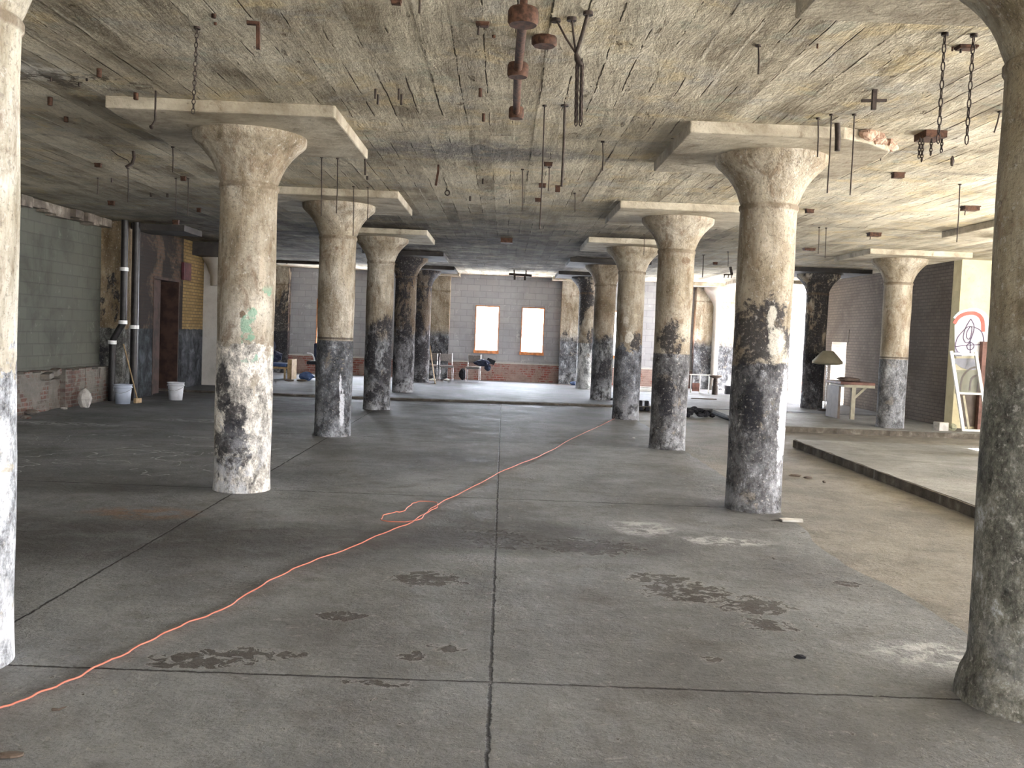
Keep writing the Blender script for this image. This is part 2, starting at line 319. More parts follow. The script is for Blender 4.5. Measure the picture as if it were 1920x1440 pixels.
def floor_mat(name, tone=(1, 1, 1), joints=True, dirty=.4):
    k = NT(name); X = k.xyz(); x, y = X[0], X[1]
    c = k.ramp(k.noise(.7, 9, .62, .4), [(.32, (.135, .138, .140)), (.46, (.195, .198, .200)), (.58, (.24, .244, .246)), (.72, (.30, .303, .305))])
    c = k.mix(1.0, c, tone, 'MULTIPLY')
    c = k.mix(k.ss(k.noise(1.9, 8, .7, .5, off=(7, 3, 0)), .5, .68, 0, dirty), c, (.085, .068, .055))
    c = k.mix(k.ss(k.noise(45, 5, .8), .50, .62, 0, .45), c, (.075, .072, .068))
    c = k.mix(k.ss(k.noise(38, 5, .8, 0, off=(5, 5, 5)), .57, .66, 0, .35), c, (.42, .42, .41))
    c = k.mix(k.ss(k.noise(.35, 6, .6, .5, off=(4, 4, 0)), .45, .62, 0, .35), c, (.10, .095, .085))
    mid = k.noise(5.5, 9, .8, .2, off=(6, 1, 0)); c = k.mix(1.0, c, k.ramp(mid, [(.36, (.84, .835, .83)), (.5, (1, 1, 1)), (.64, (1.12, 1.12, 1.12))]), 'MULTIPLY')
    crumbs = k.ss(k.noise(9, 7, .75), .66, .71, 0, .75); c = k.mix(crumbs, c, (.06, .05, .042))
    h = k.m3('ADD', k.m3('ADD', k.m3('MULTIPLY', k.noise(16, 8, .75), .5), k.m3('MULTIPLY', mid, .7)), k.m3('MULTIPLY', crumbs, -.5))
    if joints:
        wob = k.m3('MULTIPLY_ADD', k.noise(7, 8, .8), .05, -.025); jx = None
        for p in (-2.51, 0.0):
            d = k.m3('ABSOLUTE', k.m3('ADD', k.m3('SUBTRACT', x, p), wob)); j = k.ss(d, .003, .011, 1, 0); jx = j if jx is None else k.mx(jx, j)
        for p in (-.58, 4.30, 9.18, 14.06, 18.94):
            d = k.m3('ABSOLUTE', k.m3('ADD', k.m3('SUBTRACT', y, p), wob)); jx = k.mx(jx, k.ss(d, .003, .012, 1, 0))
        edge = k.ss(k.noise(8, 6, .7, off=(1, 1, 0)), .3, .5, .35, .95)
        c = k.mix(k.mul(jx, edge), c, (.022, .019, .016)); h = k.m3('ADD', h, k.m3('MULTIPLY', jx, -1.5))
        # spalled hollows
        pm = None
        for (bx, by, rx, ry) in SPALLS:
            b = k.blob(bx, by, rx, ry); pm = b if pm is None else k.mx(pm, b)
        hn = k.noise(13, 8, .68, .6)
        hole = k.ss(k.m3('ADD', k.m3('MULTIPLY', pm, .24), hn), .66, .71)
        c = k.mix(k.m3('MULTIPLY', hole, .85), c, k.mix(k.noise(20, 5, .7), (.02, .016, .012), (.10, .085, .07))); h = k.m3('ADD', h, k.m3('MULTIPLY', hole, -3.5))
        rim = k.mul(k.ss(k.m3('ADD', k.m3('MULTIPLY', pm, .24), hn), .60, .65), k.inv(hole)); c = k.mix(k.m3('MULTIPLY', rim, .65), c, (.34, .33, .31))
        # soft dark bands painting in column, pier and far-left shade; rust stain
        for (bx, by, rx, ry, a) in ((-3.2, 6.9, 3.2, 1.1, .72), (-1.0, 7.25, 2.1, .6, .5), (.5, 7.5, 1.9, .8, .62), (2.3, 6.6, .9, .8, .35), (-4.5, 18.5, 3.3, 1.9, .85), (-.8, 12.0, 2.0, .8, .4), (-5.6, 20.3, 2.8, 1.6, .85), (0, 19.6, 3.4, .8, .35), (0, 21.35, 3.6, .55, .75), (-4, 9.0, 2.0, .5, .5)):
            b = k.mul(k.blob(bx, by, rx, ry), k.ss(k.noise(2.4, 7, .65, .5, off=(2, 9, 0)), .32, .55, .45, 1)); c = k.mix(k.m3('MULTIPLY', b, a), c, (.040, .035, .030))
        b = k.mul(k.blob(-2.95, 7.85, .6, .35), k.ss(k.noise(4, 6, .7), .42, .55)); c = k.mix(k.m3('MULTIPLY', b, .4), c, (.30, .13, .03))
        # chalky powder
        for (bx, by, rx, ry) in ((1.25, 8.0, .34, .42), (1.85, 7.6, .5, .22), (2.35, 4.95, .45, .28), (-6.6, 14.2, 1.3, .35), (-4.6, 15.4, 1.3, .35)):
            b = k.mul(k.blob(bx, by, rx, ry), k.ss(k.noise(7, 8, .75, .5, off=(0, 4, 0)), .42, .6)); c = k.mix(k.m3('MULTIPLY', b, .75), c, (.62, .62, .62))
        # tide lines of dried puddles on the left
        tn = k.m3('ABSOLUTE', k.m3('SUBTRACT', k.noise(.9, 4, .5, .8, off=(3, 1, 0)), .49))
        b = k.mul(k.ss(tn, .0, .006, 1, 0), k.ss(k.blob(-4.7, 11.4, 2.6, 2.4), .0, .4)); c = k.mix(k.m3('MULTIPLY', b, .75), c, (.6, .6, .6))
    return k.out(c, k.ss(k.noise(2, 5, .6), .3, .7, .62, .85), h, .035, .8, .3)
SPALLS = []
for px, py, rx, ry in ((390, 1235, .34, .17), (470, 1228, .22, .15), (545, 1228, .12, .08), (330, 1248, .2, .06), (640, 1155, .22, .13), (735, 1283, .10, .06), (690, 1280, .16, .06), (835, 1215, .13, .10), (770, 1230, .10, .10), (1290, 1110, .42, .36), (1410, 1135, .34, .30), (1235, 1085, .3, .22), (1440, 1170, .2, .2), (800, 1085, .32, .28), (930, 1010, .35, .5), (1100, 1025, .6, .4), (1590, 1095, .15, .1), (1330, 1235, .08, .06)):
    q = flo(px, py); SPALLS.append((q.x, q.y, rx, ry))
m_floor = floor_mat('slab_concrete')
m_floor_low = floor_mat('dusty_lower_floor', (1.10, .99, .84), False, .35)
m_floor_right = floor_mat('raised_slab_concrete', (1.2, 1.16, 1.08), False, .25)
m_floor_far = floor_mat('far_slab_concrete', (.78, .79, .86), False, .1)

def wall_mat(name, u, kind, c1, c2, mortar, bw, bh, low=None, lowz=0.0, bump=.5, msize=.012, sooty=0.0, patchy=.4, plaster=None):
    k = NT(name); X = k.xyz(); uu = X[0] if u == 'x' else X[1]; z = X[2]
    b = k.n('ShaderNodeTexBrick'); k.put(b.inputs['Vector'], k.vec(k.m3('ADD', uu, 40.0), k.m3('ADD', z, 4.0), 0.0))
    b.inputs['Scale'].default_value = 1.0; b.inputs['Brick Width'].default_value = bw; b.inputs['Row Height'].default_value = bh
    b.inputs['Mortar Size'].default_value = msize; b.inputs['Mortar Smooth'].default_value = .3
    k.put(b.inputs['Color1'], c1); k.put(b.inputs['Color2'], c2); k.put(b.inputs['Mortar'], mortar); b.inputs['Bias'].default_value = 0
    c = b.outputs[0]
    c = k.mix(k.ss(k.noise(1.1, 8, .65, .4), .42, .66, 0, patchy), c, tuple(x*.45 for x in c1))
    c = k.mix(k.ss(k.noise(5, 7, .7, .4, off=(4, 4, 4)), .6, .68, 0, .5), c, tuple(min(1, x*1.4+.02) for x in c1))
    if plaster: c = k.mix(k.ss(k.noise(2.2, 8, .7, .4, off=(1, 7, 2)), .44, .52, 0, .92), c, k.mix(k.noise(7, 7, .7), tuple(x*.4 for x in plaster), tuple(x*1.6 for x in plaster)))
    if sooty:
        c = k.mix(k.ss(k.noise(1.2, 8, .7, .4, off=(9, 0, 1)), .5-sooty*.3, .6-sooty*.2, 0, .85), c, (.03, .028, .028))
    if low:
        zz = k.m3('ADD', z, k.m3('MULTIPLY_ADD', k.noise(6, 6, .7), .05, -.025)); m = k.ss(zz, lowz-.01, lowz+.01, 1, 0)
        lc = k.ramp(k.noise(3.5, 8, .7, .5), [(.35, tuple(x*.35 for x in low)), (.52, low), (.7, tuple(x*2.2 for x in low))]); c = k.mix(m, c, lc)
    h = k.m3('ADD', k.m3('MULTIPLY', b.outputs['Fac'], -1.0), k.m3('MULTIPLY', k.noise(14, 7, .65), .6))
    return k.out(c, .92, h, .015, bump, .15)
GREYB = ((.155, .158, .132), (.138, .14, .118), (.125, .127, .108))
m_block_left = wall_mat('grey_block_left', 'y', 'b', *GREYB, .41, .205, patchy=.55)
m_block_far = wall_mat('grey_block_far', 'x', 'b', (.40, .40, .41), (.36, .36, .375), (.31, .31, .32), .41, .205, bump=.3, patchy=.3)
m_red_far = wall_mat('red_brick_far', 'x', 'b', (.33, .11, .085), (.20, .085, .07), (.36, .30, .27), .22, .075, patchy=.5, plaster=(.30, .22, .19))
m_red_left = wall_mat('red_brick_left', 'y', 'b', (.20, .105, .08), (.15, .13, .115), (.25, .235, .21), .22, .075, patchy=.6, plaster=(.21, .195, .17))
m_dark_brick_left = wall_mat('dark_brick_left', 'y', 'b', (.15, .10, .07), (.11, .075, .055), (.10, .085, .07), .22, .075, (.045, .05, .055), 1.42, sooty=.35)
m_tan_brick = wall_mat('tan_brick', 'y', 'b', (.36, .25, .11), (.27, .18, .08), (.16, .12, .07), .22, .075, (.07, .075, .085), 1.42)
m_dark_brick_right = wall_mat('dark_brick_right', 'y', 'b', (.185, .155, .13), (.155, .13, .11), (.12, .10, .085), .22, .075, patchy=.55)
m_dark_brick_right_x = wall_mat('dark_brick_right_front', 'x', 'b', (.185, .155, .13), (.155, .13, .11), (.12, .10, .085), .22, .075, patchy=.55)
m_pil = column_mat('pilaster_paint', (3, 2, 1), .52, (.10, .105, .115), .25, 2.0, False, sharp=False)
m_pil_dark = column_mat('sooty_pilaster_paint', (13, 2, 1), .66, (.07, .07, .08), .6, 2.2, False)
m_pil_pale = concrete('pale_pilaster', [(.3, (.40, .38, .34)), (.5, (.50, .48, .44)), (.7, (.58, .56, .52))], 1.5, (.3, .28, .25), .2)
m_pil_left = column_mat('brown_stained_pilaster', (5, 7, 1), .45, (.12, .12, .11), .4, 2.8, False, up=(.7, .62, .5))
m_plaster = concrete('yellow_cream_plaster', [(.3, (.60, .52, .30)), (.5, (.72, .65, .42)), (.7, (.80, .74, .52))], 1.5, (.5, .42, .26), .3)
m_orange = plain('orange_wood_frame', (.62, .24, .09), .6)
m_rust = plain('rusty_iron', (.075, .036, .022), .8, .5, 30, .3)
m_darkiron = plain('dark_iron', (.045, .032, .026), .75, .4, 30, .3)
m_blackpipe = plain('black_pipe_metal', (.022, .02, .02), .38, .3, 10, .2)
m_whiteplas = plain('white_plastic', (.66, .68, .72), .45, .1, 5)
m_bluebucket = plain('pale_blue_plastic', (.46, .52, .62), .45, .08, 5)
m_wood = plain('pale_wood', (.34, .24, .13), .7, .25, 12)
m_bright = plain('white_coupling', (.85, .85, .83), .3, .05, 20)
m_door = plain('dark_brown_door', (.055, .030, .022), .7, .4, 4)
m_cord = plain('orange_cord_jacket', (.60, .19, .13), .45, .08, 6)
m_chrome = plain('chrome_tube', (.72, .72, .73), .25, .05, 10, .9)
m_seat = plain('grey_seat_cloth', (.24, .22, .21), .9, .2, 30)
m_navy = plain('navy_cloth', (.025, .032, .06), .9, .3, 12)
m_blue = plain('blue_vinyl', (.05, .09, .20), .5, .2, 6)
m_blackcloth = plain('black_cloth', (.018, .018, .022), .95, .3, 15)
m_tabletop = plain('brown_table_top', (.16, .07, .05), .6, .3, 10)
m_cream = plain('cream_paint', (.36, .33, .24), .6, .12, 10)
m_shade = plain('beige_lamp_shade', (.30, .27, .19), .8, .08, 6)
m_white = plain('white_paint', (.78, .77, .72), .6, .08, 10)
m_gwhite = plain('graffiti_white', (.84, .85, .88), .6, .05, 4)
m_gred = plain('graffiti_red', (.62, .13, .10), .6, .15, 6)
m_gcyan = plain('graffiti_cyan', (.52, .80, .80), .6, .15, 6)
m_gpurple = plain('graffiti_dark_violet', (.14, .10, .16), .6, .15, 6)
m_ggrey = plain('graffiti_grey', (.33, .34, .40), .6, .2, 6)
m_golive = plain('graffiti_olive', (.30, .30, .20), .6, .15, 6)
m_gdark = plain('graffiti_dark_brown', (.12, .09, .07), .6, .15, 6)
k = NT('dusty_glass'); k.b.inputs['Transmission Weight'].default_value = .0; k.b.inputs['Alpha'].default_value = .30
m_glass = k.out((.25, .25, .25), .3, spec=.6)

# ---------------------------------------------------------------- shell: floors
rn = random.Random(3)
edge = []
yy = -6.0
while yy < 21.9:
    d = rn.uniform(-.018, .018) + (.0 if not 9.9 < yy < 11.0 else -.05)
    if 6.2 < yy < 8.2: d -= .12*math.sin((yy-6.2)/2*PI)
    edge.append((2.72+d, yy)); yy += rn.uniform(.12, .35)
fl = MB().prism([(-8.3, -6.3)]+[(2.72, -6.3)]+edge+[(2.70, 22.0), (-8.3, 22.0)], -.5, 0.0)
struct(fl, 'floor', m_floor, 'wide jointed grey concrete slab floor')
struct(MB().box((2.4, -6.3, -.6), (13.3, 32, -.065)), 'floor_2', m_floor_low, 'dusty lower strip of floor beside the slab edge')
e2 = [(4.87+rn.uniform(-.02, .02), -6.0+i*.3) for i in range(0, 72)]
e2 = [p for p in e2 if p[1] < 15.4]
struct(MB().prism([(13.3, -6.3), (13.3, 15.6), (4.9, 15.62)]+e2[::-1]+[(4.87, -6.3)], -.5, .055), 'floor_3', m_floor_right, 'raised concrete slab at the right with a rough edge')
struct(MB().prism([(13.3, 18.2), (13.3, 22), (4.95, 22), (4.9, 18.25)][::1], -.5, .04), 'floor_4', m_floor_right, 'low raised slab behind the right step')
fe = [(2.6, 22.3), (-.5, 21.95), (-3.5, 21.75), (-8.3, 21.6)]
struct(MB().prism([(-8.3, 32), (-8.3, 21.6), (-3.5, 21.75), (-.5, 21.95), (2.6, 22.3), (13.3, 21.9), (13.3, 32)], -.4, .045), 'floor_5', m_floor_far, 'paler slab at the far end of the hall')
m_riser = concrete('shaded_broken_edge', [(.35, (.07, .06, .05)), (.55, (.12, .105, .085)), (.72, (.22, .2, .17))], 5, (.05, .04, .03), .5, 1.0)  # riser shade is put into the dark colour of these edge strips
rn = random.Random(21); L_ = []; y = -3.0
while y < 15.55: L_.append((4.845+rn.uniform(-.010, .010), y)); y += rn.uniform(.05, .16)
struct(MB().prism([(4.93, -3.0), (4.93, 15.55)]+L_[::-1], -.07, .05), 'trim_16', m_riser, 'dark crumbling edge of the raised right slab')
L_ = []; x = 4.9
while x < 11: L_.append((x, 18.17+rn.uniform(-.03, .03))); x += rn.uniform(.06, .2)
mb = MB().prism(L_+[(11, 18.3), (4.9, 18.3)], -.07, .036); L_ = []; x = -7.8
while x < 4.8: L_.append((x, 21.5+.13*max(0, x+3.5)*.7+rn.uniform(-.03, .03))); x += rn.uniform(.06, .2)
mb.prism(L_+[(4.85, 22.45), (-.5, 21.97), (-7.8, 21.65)], -.02, .042)
struct(mb, 'trim_17', m_riser, 'low dark curb across the hall')
# ---------------------------------------------------------------- ceiling: cast board strips, each with its own slight step
cb = MB(); rn = random.Random(11); x = -8.4
bw = .205; i0 = math.floor(-8.4/bw)
for i in range(i0, math.ceil(13.3/bw)):
    for j in range(-2, 8):
        y0 = -.6+4.88*j; y1 = y0+4.88
        z = 3.5+rn.uniform(-.0015, .0015)
        cb.add([(i*bw, y0, z), (i*bw+bw, y0, z+rn.uniform(-.0015, .0015)), (i*bw+bw, y1, z), (i*bw, y1, z)], [(0, 3, 2, 1)])
cb.box((-8.5, -7, 3.52), (13.5, 33, 3.9))
struct(cb, 'ceiling', m_ceil, 'board marked concrete ceiling')
# ---------------------------------------------------------------- walls
def holed(mb, axis, plane0, plane1, u0, u1, z0, z1, holes):
    """wall slab between two planes with rectangular holes (ua, ub, za, zb), sorted by ua"""
    def bx(a, b, c, d):
        if b-a < 1e-4 or d-c < 1e-4: return
        if axis == 'x': mb.box((a, plane0, c), (b, plane1, d))
        else: mb.box((plane0, a, c), (plane1, b, d))
    cur = u0
    for ua, ub, za, zb in holes:
        bx(cur, ua, z0, z1); bx(ua, ub, z0, za); bx(ua, ub, zb, z1); cur = ub
    bx(cur, u1, z0, z1); return mb
# far wall
WZ0, WZ1 = .95, 2.50
struct(holed(MB(), 'x', 31.3, 31.6, -8.4, 13.3, .60, 3.6, [(a, b, WZ0, WZ1) for a, b in FAR_WIN]), 'wall_back', m_block_far, 'far wall of grey concrete blocks with pairs of windows')
bk = MB()
for a, b in ((-7.05, -3.2), (-1.80, 1.85), (3.2, 6.25), (7.65, 11.3)): bk.box((a, 31.18, -.1), (b, 31.31, .62))
struct(bk, 'trim_1', m_red_far, 'red brick base of the far wall')
lg = MB()
for a, b in ((-7.05, -3.2), (-1.80, 1.85), (3.2, 6.25), (7.65, 11.3)): lg.box((a, 31.15, .62), (b, 31.31, .655))
struct(lg, 'trim_2', m_pil_pale, 'thin mortar ledge over the far brick base')
for i, (a, b) in enumerate(FAR_WIN):
    t = empty('window_%d' % (i+1), ((a+b)/2, 31.3, WZ0)); t['kind'] = 'structure'
    f = MB(); q = .035
    f.box((a, 31.28, WZ0+.09), (a+q, 31.40, WZ1)); f.box((b-q, 31.28, WZ0+.09), (b, 31.40, WZ1)); f.box((a, 31.28, WZ1-.03), (b, 31.40, WZ1+.01))
    f.build('window_frame', m_orange, t, 'orange wooden frame')
    MB().box((a-.02, 31.24, WZ0-.015), (b+.02, 31.44, WZ0+.09)).build('window_sill', m_orange, t, 'orange wooden sill')
# pilasters on far wall with half capitals
def pilaster(name, x0, x1, y0, y1, mat, label, cap=True, capm=None):
    mb = MB().box((x0, y0, -.2), (x1, y1, 3.5)); o = mb.build(name, mat); o['kind'] = 'structure'; o['label'] = label; o['category'] = 'wall pilaster'
    return o
for nm, a, b, m, lab in (('trim_3', -7.75, -7.05, m_pil_dark, 'soot black pilaster at the left of the far wall'), ('trim_4', -3.2, -1.80, m_pil, 'peeling cream and black pilaster left of the central windows'), ('trim_5', 1.85, 3.2, m_pil, 'peeling cream and black pilaster right of the central windows'), ('trim_6', 6.25, 7.65, m_pil, 'sunlit cream and black pilaster on the far wall')):
    pilaster(nm, a, b, 30.95, 31.35, m, lab)
hc = MB().lathe([(.11, 0), (.11, 2.72), (.16, 2.85), (.30, 3.05), (.42, 3.2), (.46, 3.28), (.46, 3.4)], (6.92, 30.93, .04), 24)
struct(hc, 'trim_7', m_pil_pale, 'slim white engaged post with a funnel top on the far pilaster')
struct(MB().box((5.9, 30.2, 3.38), (8.1, 31.3, 3.5)).box((1.5, 30.4, 3.4), (3.5, 31.3, 3.5)).box((-3.5, 30.4, 3.4), (-1.5, 31.3, 3.5)), 'trim_8', m_panel, 'slab thickening above the far pilasters')
# left wall
struct(MB().box((-8.3, -6.3, .0), (-7.9, 22.2, 3.6)).box((-8.3, 21.6, -.2), (-7.9, 31.6, 3.6)), 'wall_left', m_block_left, 'left wall of greenish grey blocks')
lb = MB(); rn = random.Random(5); y = 2.0
while y < 18.5:                                        # broken brick base, irregular top and face
    dy = rn.uniform(.16, .34); top = .66+rn.uniform(-.02, .03); dep = rn.uniform(.0, .03)
    if 13.6 < y < 14.6 or 15.9 < y < 16.5: top -= rn.uniform(.02, .18); dep -= rn.uniform(.0, .08)
    lb.box((-7.95, y, -.05), (-7.68+dep, y+dy, top)); y += dy
struct(lb, 'trim_9', m_red_left, 'crumbling brick base of the left wall')
lt = MB(); y = 2.0
while y < 18.6:
    dy = rn.uniform(.15, .4); lt.box((-7.92, y, 3.36+rn.uniform(-.05, .03)), (-7.66+rn.uniform(-.07, .05), y+dy, 3.5)); y += dy
struct(lt, 'trim_10', concrete('rough_beam', [(.3, (.10, .085, .07)), (.5, (.2, .17, .14)), (.7, (.5, .45, .38))], 3), 'rough crumbling concrete band above the left wall')
struct(MB().box((-7.92, 18.6, -.05), (-7.45, 19.35, 3.5)), 'trim_11', m_pil_left, 'brown stained pilaster behind the black pipes')
struct(MB().box((-7.9, 18.9, 3.38), (-6.4, 20.0, 3.5)).box((-7.9, 22.6, 3.18), (-5.8, 23.5, 3.5)), 'trim_12', m_panel_soot, 'soot dark slab thickenings along the left wall')
DY0, DY1, DZ = 20.2, 21.72, 2.53
mb = holed(MB(), 'y', -7.9, -7.45, 19.35, 22.0, -.05, 3.5, [(DY0, DY1, -.05, DZ)]); struct(mb, 'wall_left_2', m_dark_brick_left, 'dark sooty brick wall around the doorway')
struct(MB().box((-7.9, 22.0, -.05), (-7.45, 23.5, 3.5)), 'wall_left_3', m_tan_brick, 'tan brick wall right of the doorway, black below')
d = empty('door_1', (-7.6, DY0, 0)); d['kind'] = 'structure'
MB().box((-7.62, DY0, 0), (-7.57, DY0+.72, DZ)).build('door_leaf', m_door, d)
MB().box((-7.9, DY0-.03, 0), (-7.44, DY0+.02, DZ)).box((-7.9, DY1-.02, 0), (-7.44, DY1+.03, DZ)).box((-7.9, DY0, DZ-.05), (-7.44, DY1, DZ+.01)).build('door_frame', m_door, d)
MB().box((-7.895, DY0, 0), (-7.85, DY1, DZ)).build('door_void_stand_in', m_blackcloth, d)  # black panel stands in for the unlit void behind the doorway
struct(MB().box((-8.0, 23.5, -.05), (-6.0, 24.1, 3.3)), 'trim_13', m_pil_pale, 'pale cement rendered pier')
pc = MB().lathe([(.3, 2.5), (.31, 2.75), (.40, 3.0), (.5, 3.15), (.55, 3.2)], (-7.0, 23.6, 0), 20)
struct(pc, 'trim_14', m_pil_pale, 'half capital on the pale pier')
# right far brick wall and graffiti wall
mb = holed(MB(), 'y', 9.3, 9.75, 19.7, 28.2, -.05, 3.5, [(25.6, 26.75, .05, 1.75)]); struct(mb, 'wall_right_2', m_dark_brick_right, 'dark brick wall at the right, running back from the graffiti')
ar = MB(); n = 12                                       # arched head of the opening
pts = [(26.175+.575*math.cos(PI*i/n), 1.74+.28*math.sin(PI*i/n)) for i in range(n+1)]
for i in range(n):
    (ya, za), (yb, zb) = pts[i], pts[i+1]
    ar.box((9.295, min(ya, yb), min(za, zb)), (9.755, max(ya, yb), 2.05))
struct(MB().box((9.29, 25.45, 1.75), (9.3, 25.6, 2.1)), 'trim_15', m_dark_brick_right)
struct(MB().box((9.3, 19.35, -.05), (13.2, 19.71, 3.5)), 'wall_right_3', m_plaster, 'yellow cream plastered wall facing the hall')
# right walls with openings
struct(holed(MB(), 'y', RW, RW+.3, -6.3, 19.7, -.1, 3.6, [(a, b, .93, 3.26) for a, b in RIGHT_OPEN]), 'wall_right', m_pil_pale, 'right hand wall with long window openings')
struct(holed(MB(), 'y', FARW, FARW+.3, 19.7, 31.6, -.1, 3.6, [(a, b, .6, 3.2) for a, b in FAR_OPEN]), 'wall_right_4', m_pil_pale, 'far right wall with wide openings')
struct(holed(MB(), 'x', -6.3, -6.0, -8.3, 13.2, -.1, 3.6, [(a, b, .95, 2.85) for a, b in BACK_FILL_OPEN]), 'wall_front', m_block_far)
struct(MB().box((-60, -60, -1.2), (80, 90, -1.0)), 'ground', plain('outside_ground', (.32, .31, .28)), 'pale ground outside')

# ---------------------------------------------------------------- columns
XL, XR, X3, Y0, BAY, R = -2.4965, 2.505, 7.85, 4.304, 4.88, .268
def column(X, Y, mat, label, panel=m_panel, foot=False, chip=False, base=0.0, group='mushroom columns of the hall', capmat=None):
    t = empty('concrete_column', (X, Y, base)); tag(t, label, 'column', group)
    n = 56; rs = [(R+.006, base-.06), (R, base+.12)]
    z = .3
    while z < 2.85: rs.append((R+.004*math.sin(z*5+X), z)); z += .3
    rs += [(R, 2.88), (R+.012, 2.90), (R+.012, 2.93), (R, 2.945)]
    MB().lathe(rs, (X, Y, 0), n).build('shaft', mat, t)
    prof = [(R-.004, 2.94), (.285, 2.99), (.31, 3.06), (.345, 3.13), (.395, 3.20), (.455, 3.265), (.505, 3.31), (.525, 3.335), (.53, 3.37), (.53, 3.41)]
    MB().lathe(prof, (X, Y, 0), n).build('capital', capmat or mat, t)
    w = .98
    if chip:
        poly = [(X-w, Y-w), (X+.35, Y-w), (X+.62, Y-w+.14), (X+w-.05, Y-w+.45), (X+w, Y-w+.7), (X+w, Y+w), (X-w, Y+w)]
        dp = MB().prism(poly, 3.40, 3.51).build('drop_panel', panel, t, bevel=.012)
        a = MB(); rr = random.Random(8)
        for i in range(26):
            u = rr.random(); px = X+.52+(w-.52)*u; py = Y-w+.02+.5*u**1.3+rr.uniform(-.02, .05)
            a.rock((px, py, 3.47+rr.uniform(-.03, .02)), rr.uniform(.03, .08), rr.uniform(.02, .06), rr.uniform(.02, .05), i, 7)
        a.build('broken_corner', m_agg, t, 'broken corner with reddish exposed aggregate')
    else:
        MB().box((X-w, Y-w, 3.40), (X+w, Y+w, 3.51)).build('drop_panel', panel, t, bevel=.015)
    if foot:
        MB().lathe([(R+.05, base-.08), (R+.045, base+.06), (R+.025, base+.14), (R-.01, base+.2)], (X, Y, 0), 40, True, .03, random.Random(4)).build('foot', mat, t, 'lumpy swollen concrete foot')
    return t
Ys = [Y0+BAY*i for i in range(6)]
L = [
 (column_mat('paint_left_a', (1, 1, 1), .36, (.42, .44, .47), .15, .8, False, white=.9, wob=.6, up=(1.45, 1.58, 1.72)), 'nearest left column, cut by the left frame edge, pale cream peeling paint'),
 (column_mat('paint_left_b', (2, 5, 1), .47, (.52, .49, .44), .2, .62, False, green=-2.5, white=.8, wob=.3, cx=-2.5, spots=(('k', -.04, .45, .20, .25), ('k', -.13, .98, .10, .3), ('k', -.02, .72, .12, .2), ('r', .04, 1.7, .03, .04))), 'second column from the left front, cream with green dabs and a black stained foot'),
 (column_mat('paint_left_c', (7, 3, 2), .47, (.10, .105, .115), .18, 1.1, True, white=.45, wob=0.0, cx=-2.5, spots=(('r', 0.03, 2.75, .03, .03), ('r', -.01, 2.92, .04, .03), ('w', .17, .45, .035, .30), ('w', .14, .75, .02, .16))), 'left row column with a sharp dark line halfway up and a dark grey lower half'),
 (column_mat('paint_left_d', (9, 9, 3), .56, (.20, .205, .215), .22, 2.1, False, white=.4, wob=.6, sharp=False), 'left row column with black scorched patches below a tan top'),
 (column_mat('paint_left_e', (4, 11, 2), .60, (.17, .17, .18), .56, 1.9, False, white=.6, up=(.5, .46, .44), wob=.7, sharp=False), 'fire blackened left row column with pale flakes low down'),
 (column_mat('paint_left_f', (6, 2, 8), .60, (.18, .18, .19), .6, 1.9, False, white=.6, up=(.45, .42, .42), wob=.7, sharp=False), 'farthest left row column, sooty black with a lit right edge')]
Rr = [
 (column_mat('paint_right_a', (3, 8, 4), .18, (.15, .148, .125), .1, .9, False, white=.15, wob=.25, up=(.75, .74, .66), sharp=False), 'nearest right column, grey green shaft on a lumpy foot, cut by the right frame edge'),
 (column_mat('paint_right_b', (8, 1, 4), .50, (.10, .10, .105), .15, 1.75, False, white=.35, wob=.1, cx=2.5, spots=(('k', -.05, 1.70, .34, .36), ('c', .09, 1.62, .09, .20), ('c', .02, 1.85, .05, .12), ('k', -.12, 1.0, .1, .3), ('w', .2, .9, .06, .6))), 'big right row column with a cream peeled patch in its black band'),
 (column_mat('paint_right_c', (5, 5, 9), .46, (.115, .115, .12), .18, 1.7, False, white=.4, wob=.02, cx=2.5, spots=(('r', .1, 2.78, .07, .05), ('k', -.05, 1.65, .2, .25), ('k', -.1, .8, .12, .4))), 'right row column with mottled grey lower half and rusty spot near the top'),
 (column_mat('paint_right_d', (1, 6, 6), .48, (.12, .125, .14), .2, 1.8, False, white=.4, wob=.4, cx=2.5, spots=(('k', .1, 1.55, .15, .2), ('c', -.09, 1.95, .06, .1), ('c', -.04, 1.66, .1, .2))), 'right row column with two pale oval patches above a bluish black base'),
 (column_mat('paint_right_e', (2, 9, 9), .56, (.14, .145, .15), .3, 1.9, False, white=.6, wob=.6, sharp=False, up=(.8, .76, .72)), 'dark topped right row column beside the orange window strip'),
 (column_mat('paint_right_f', (9, 4, 6), .5, (.40, .41, .40), .6, 1.3, False, white=.6), 'farthest right row column, dark with a white lit edge')]
for i in range(6):
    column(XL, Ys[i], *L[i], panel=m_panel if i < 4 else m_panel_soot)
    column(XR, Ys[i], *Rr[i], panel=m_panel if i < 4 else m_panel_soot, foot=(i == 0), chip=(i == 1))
T = [(2, column_mat('paint_outer_a', (2, 2, 7), .30, (.2, .2, .2), .1, 1.0, False), 'outer right column hidden behind the nearest right one, only its panel shows', m_panel),
     (3, column_mat('paint_outer_b', (5, 2, 7), .32, (.16, .165, .175), .1, 1.0, True, white=.25, wob=0.0), 'outer row column with a blue grey base standing before the dark brick wall', m_panel),
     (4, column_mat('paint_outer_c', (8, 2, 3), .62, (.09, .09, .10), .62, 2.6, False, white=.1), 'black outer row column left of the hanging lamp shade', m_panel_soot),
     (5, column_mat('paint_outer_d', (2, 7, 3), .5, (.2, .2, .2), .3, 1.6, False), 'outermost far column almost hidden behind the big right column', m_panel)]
for i, m, lab, pm in T: column(X3, Ys[i], m, lab, panel=pm)

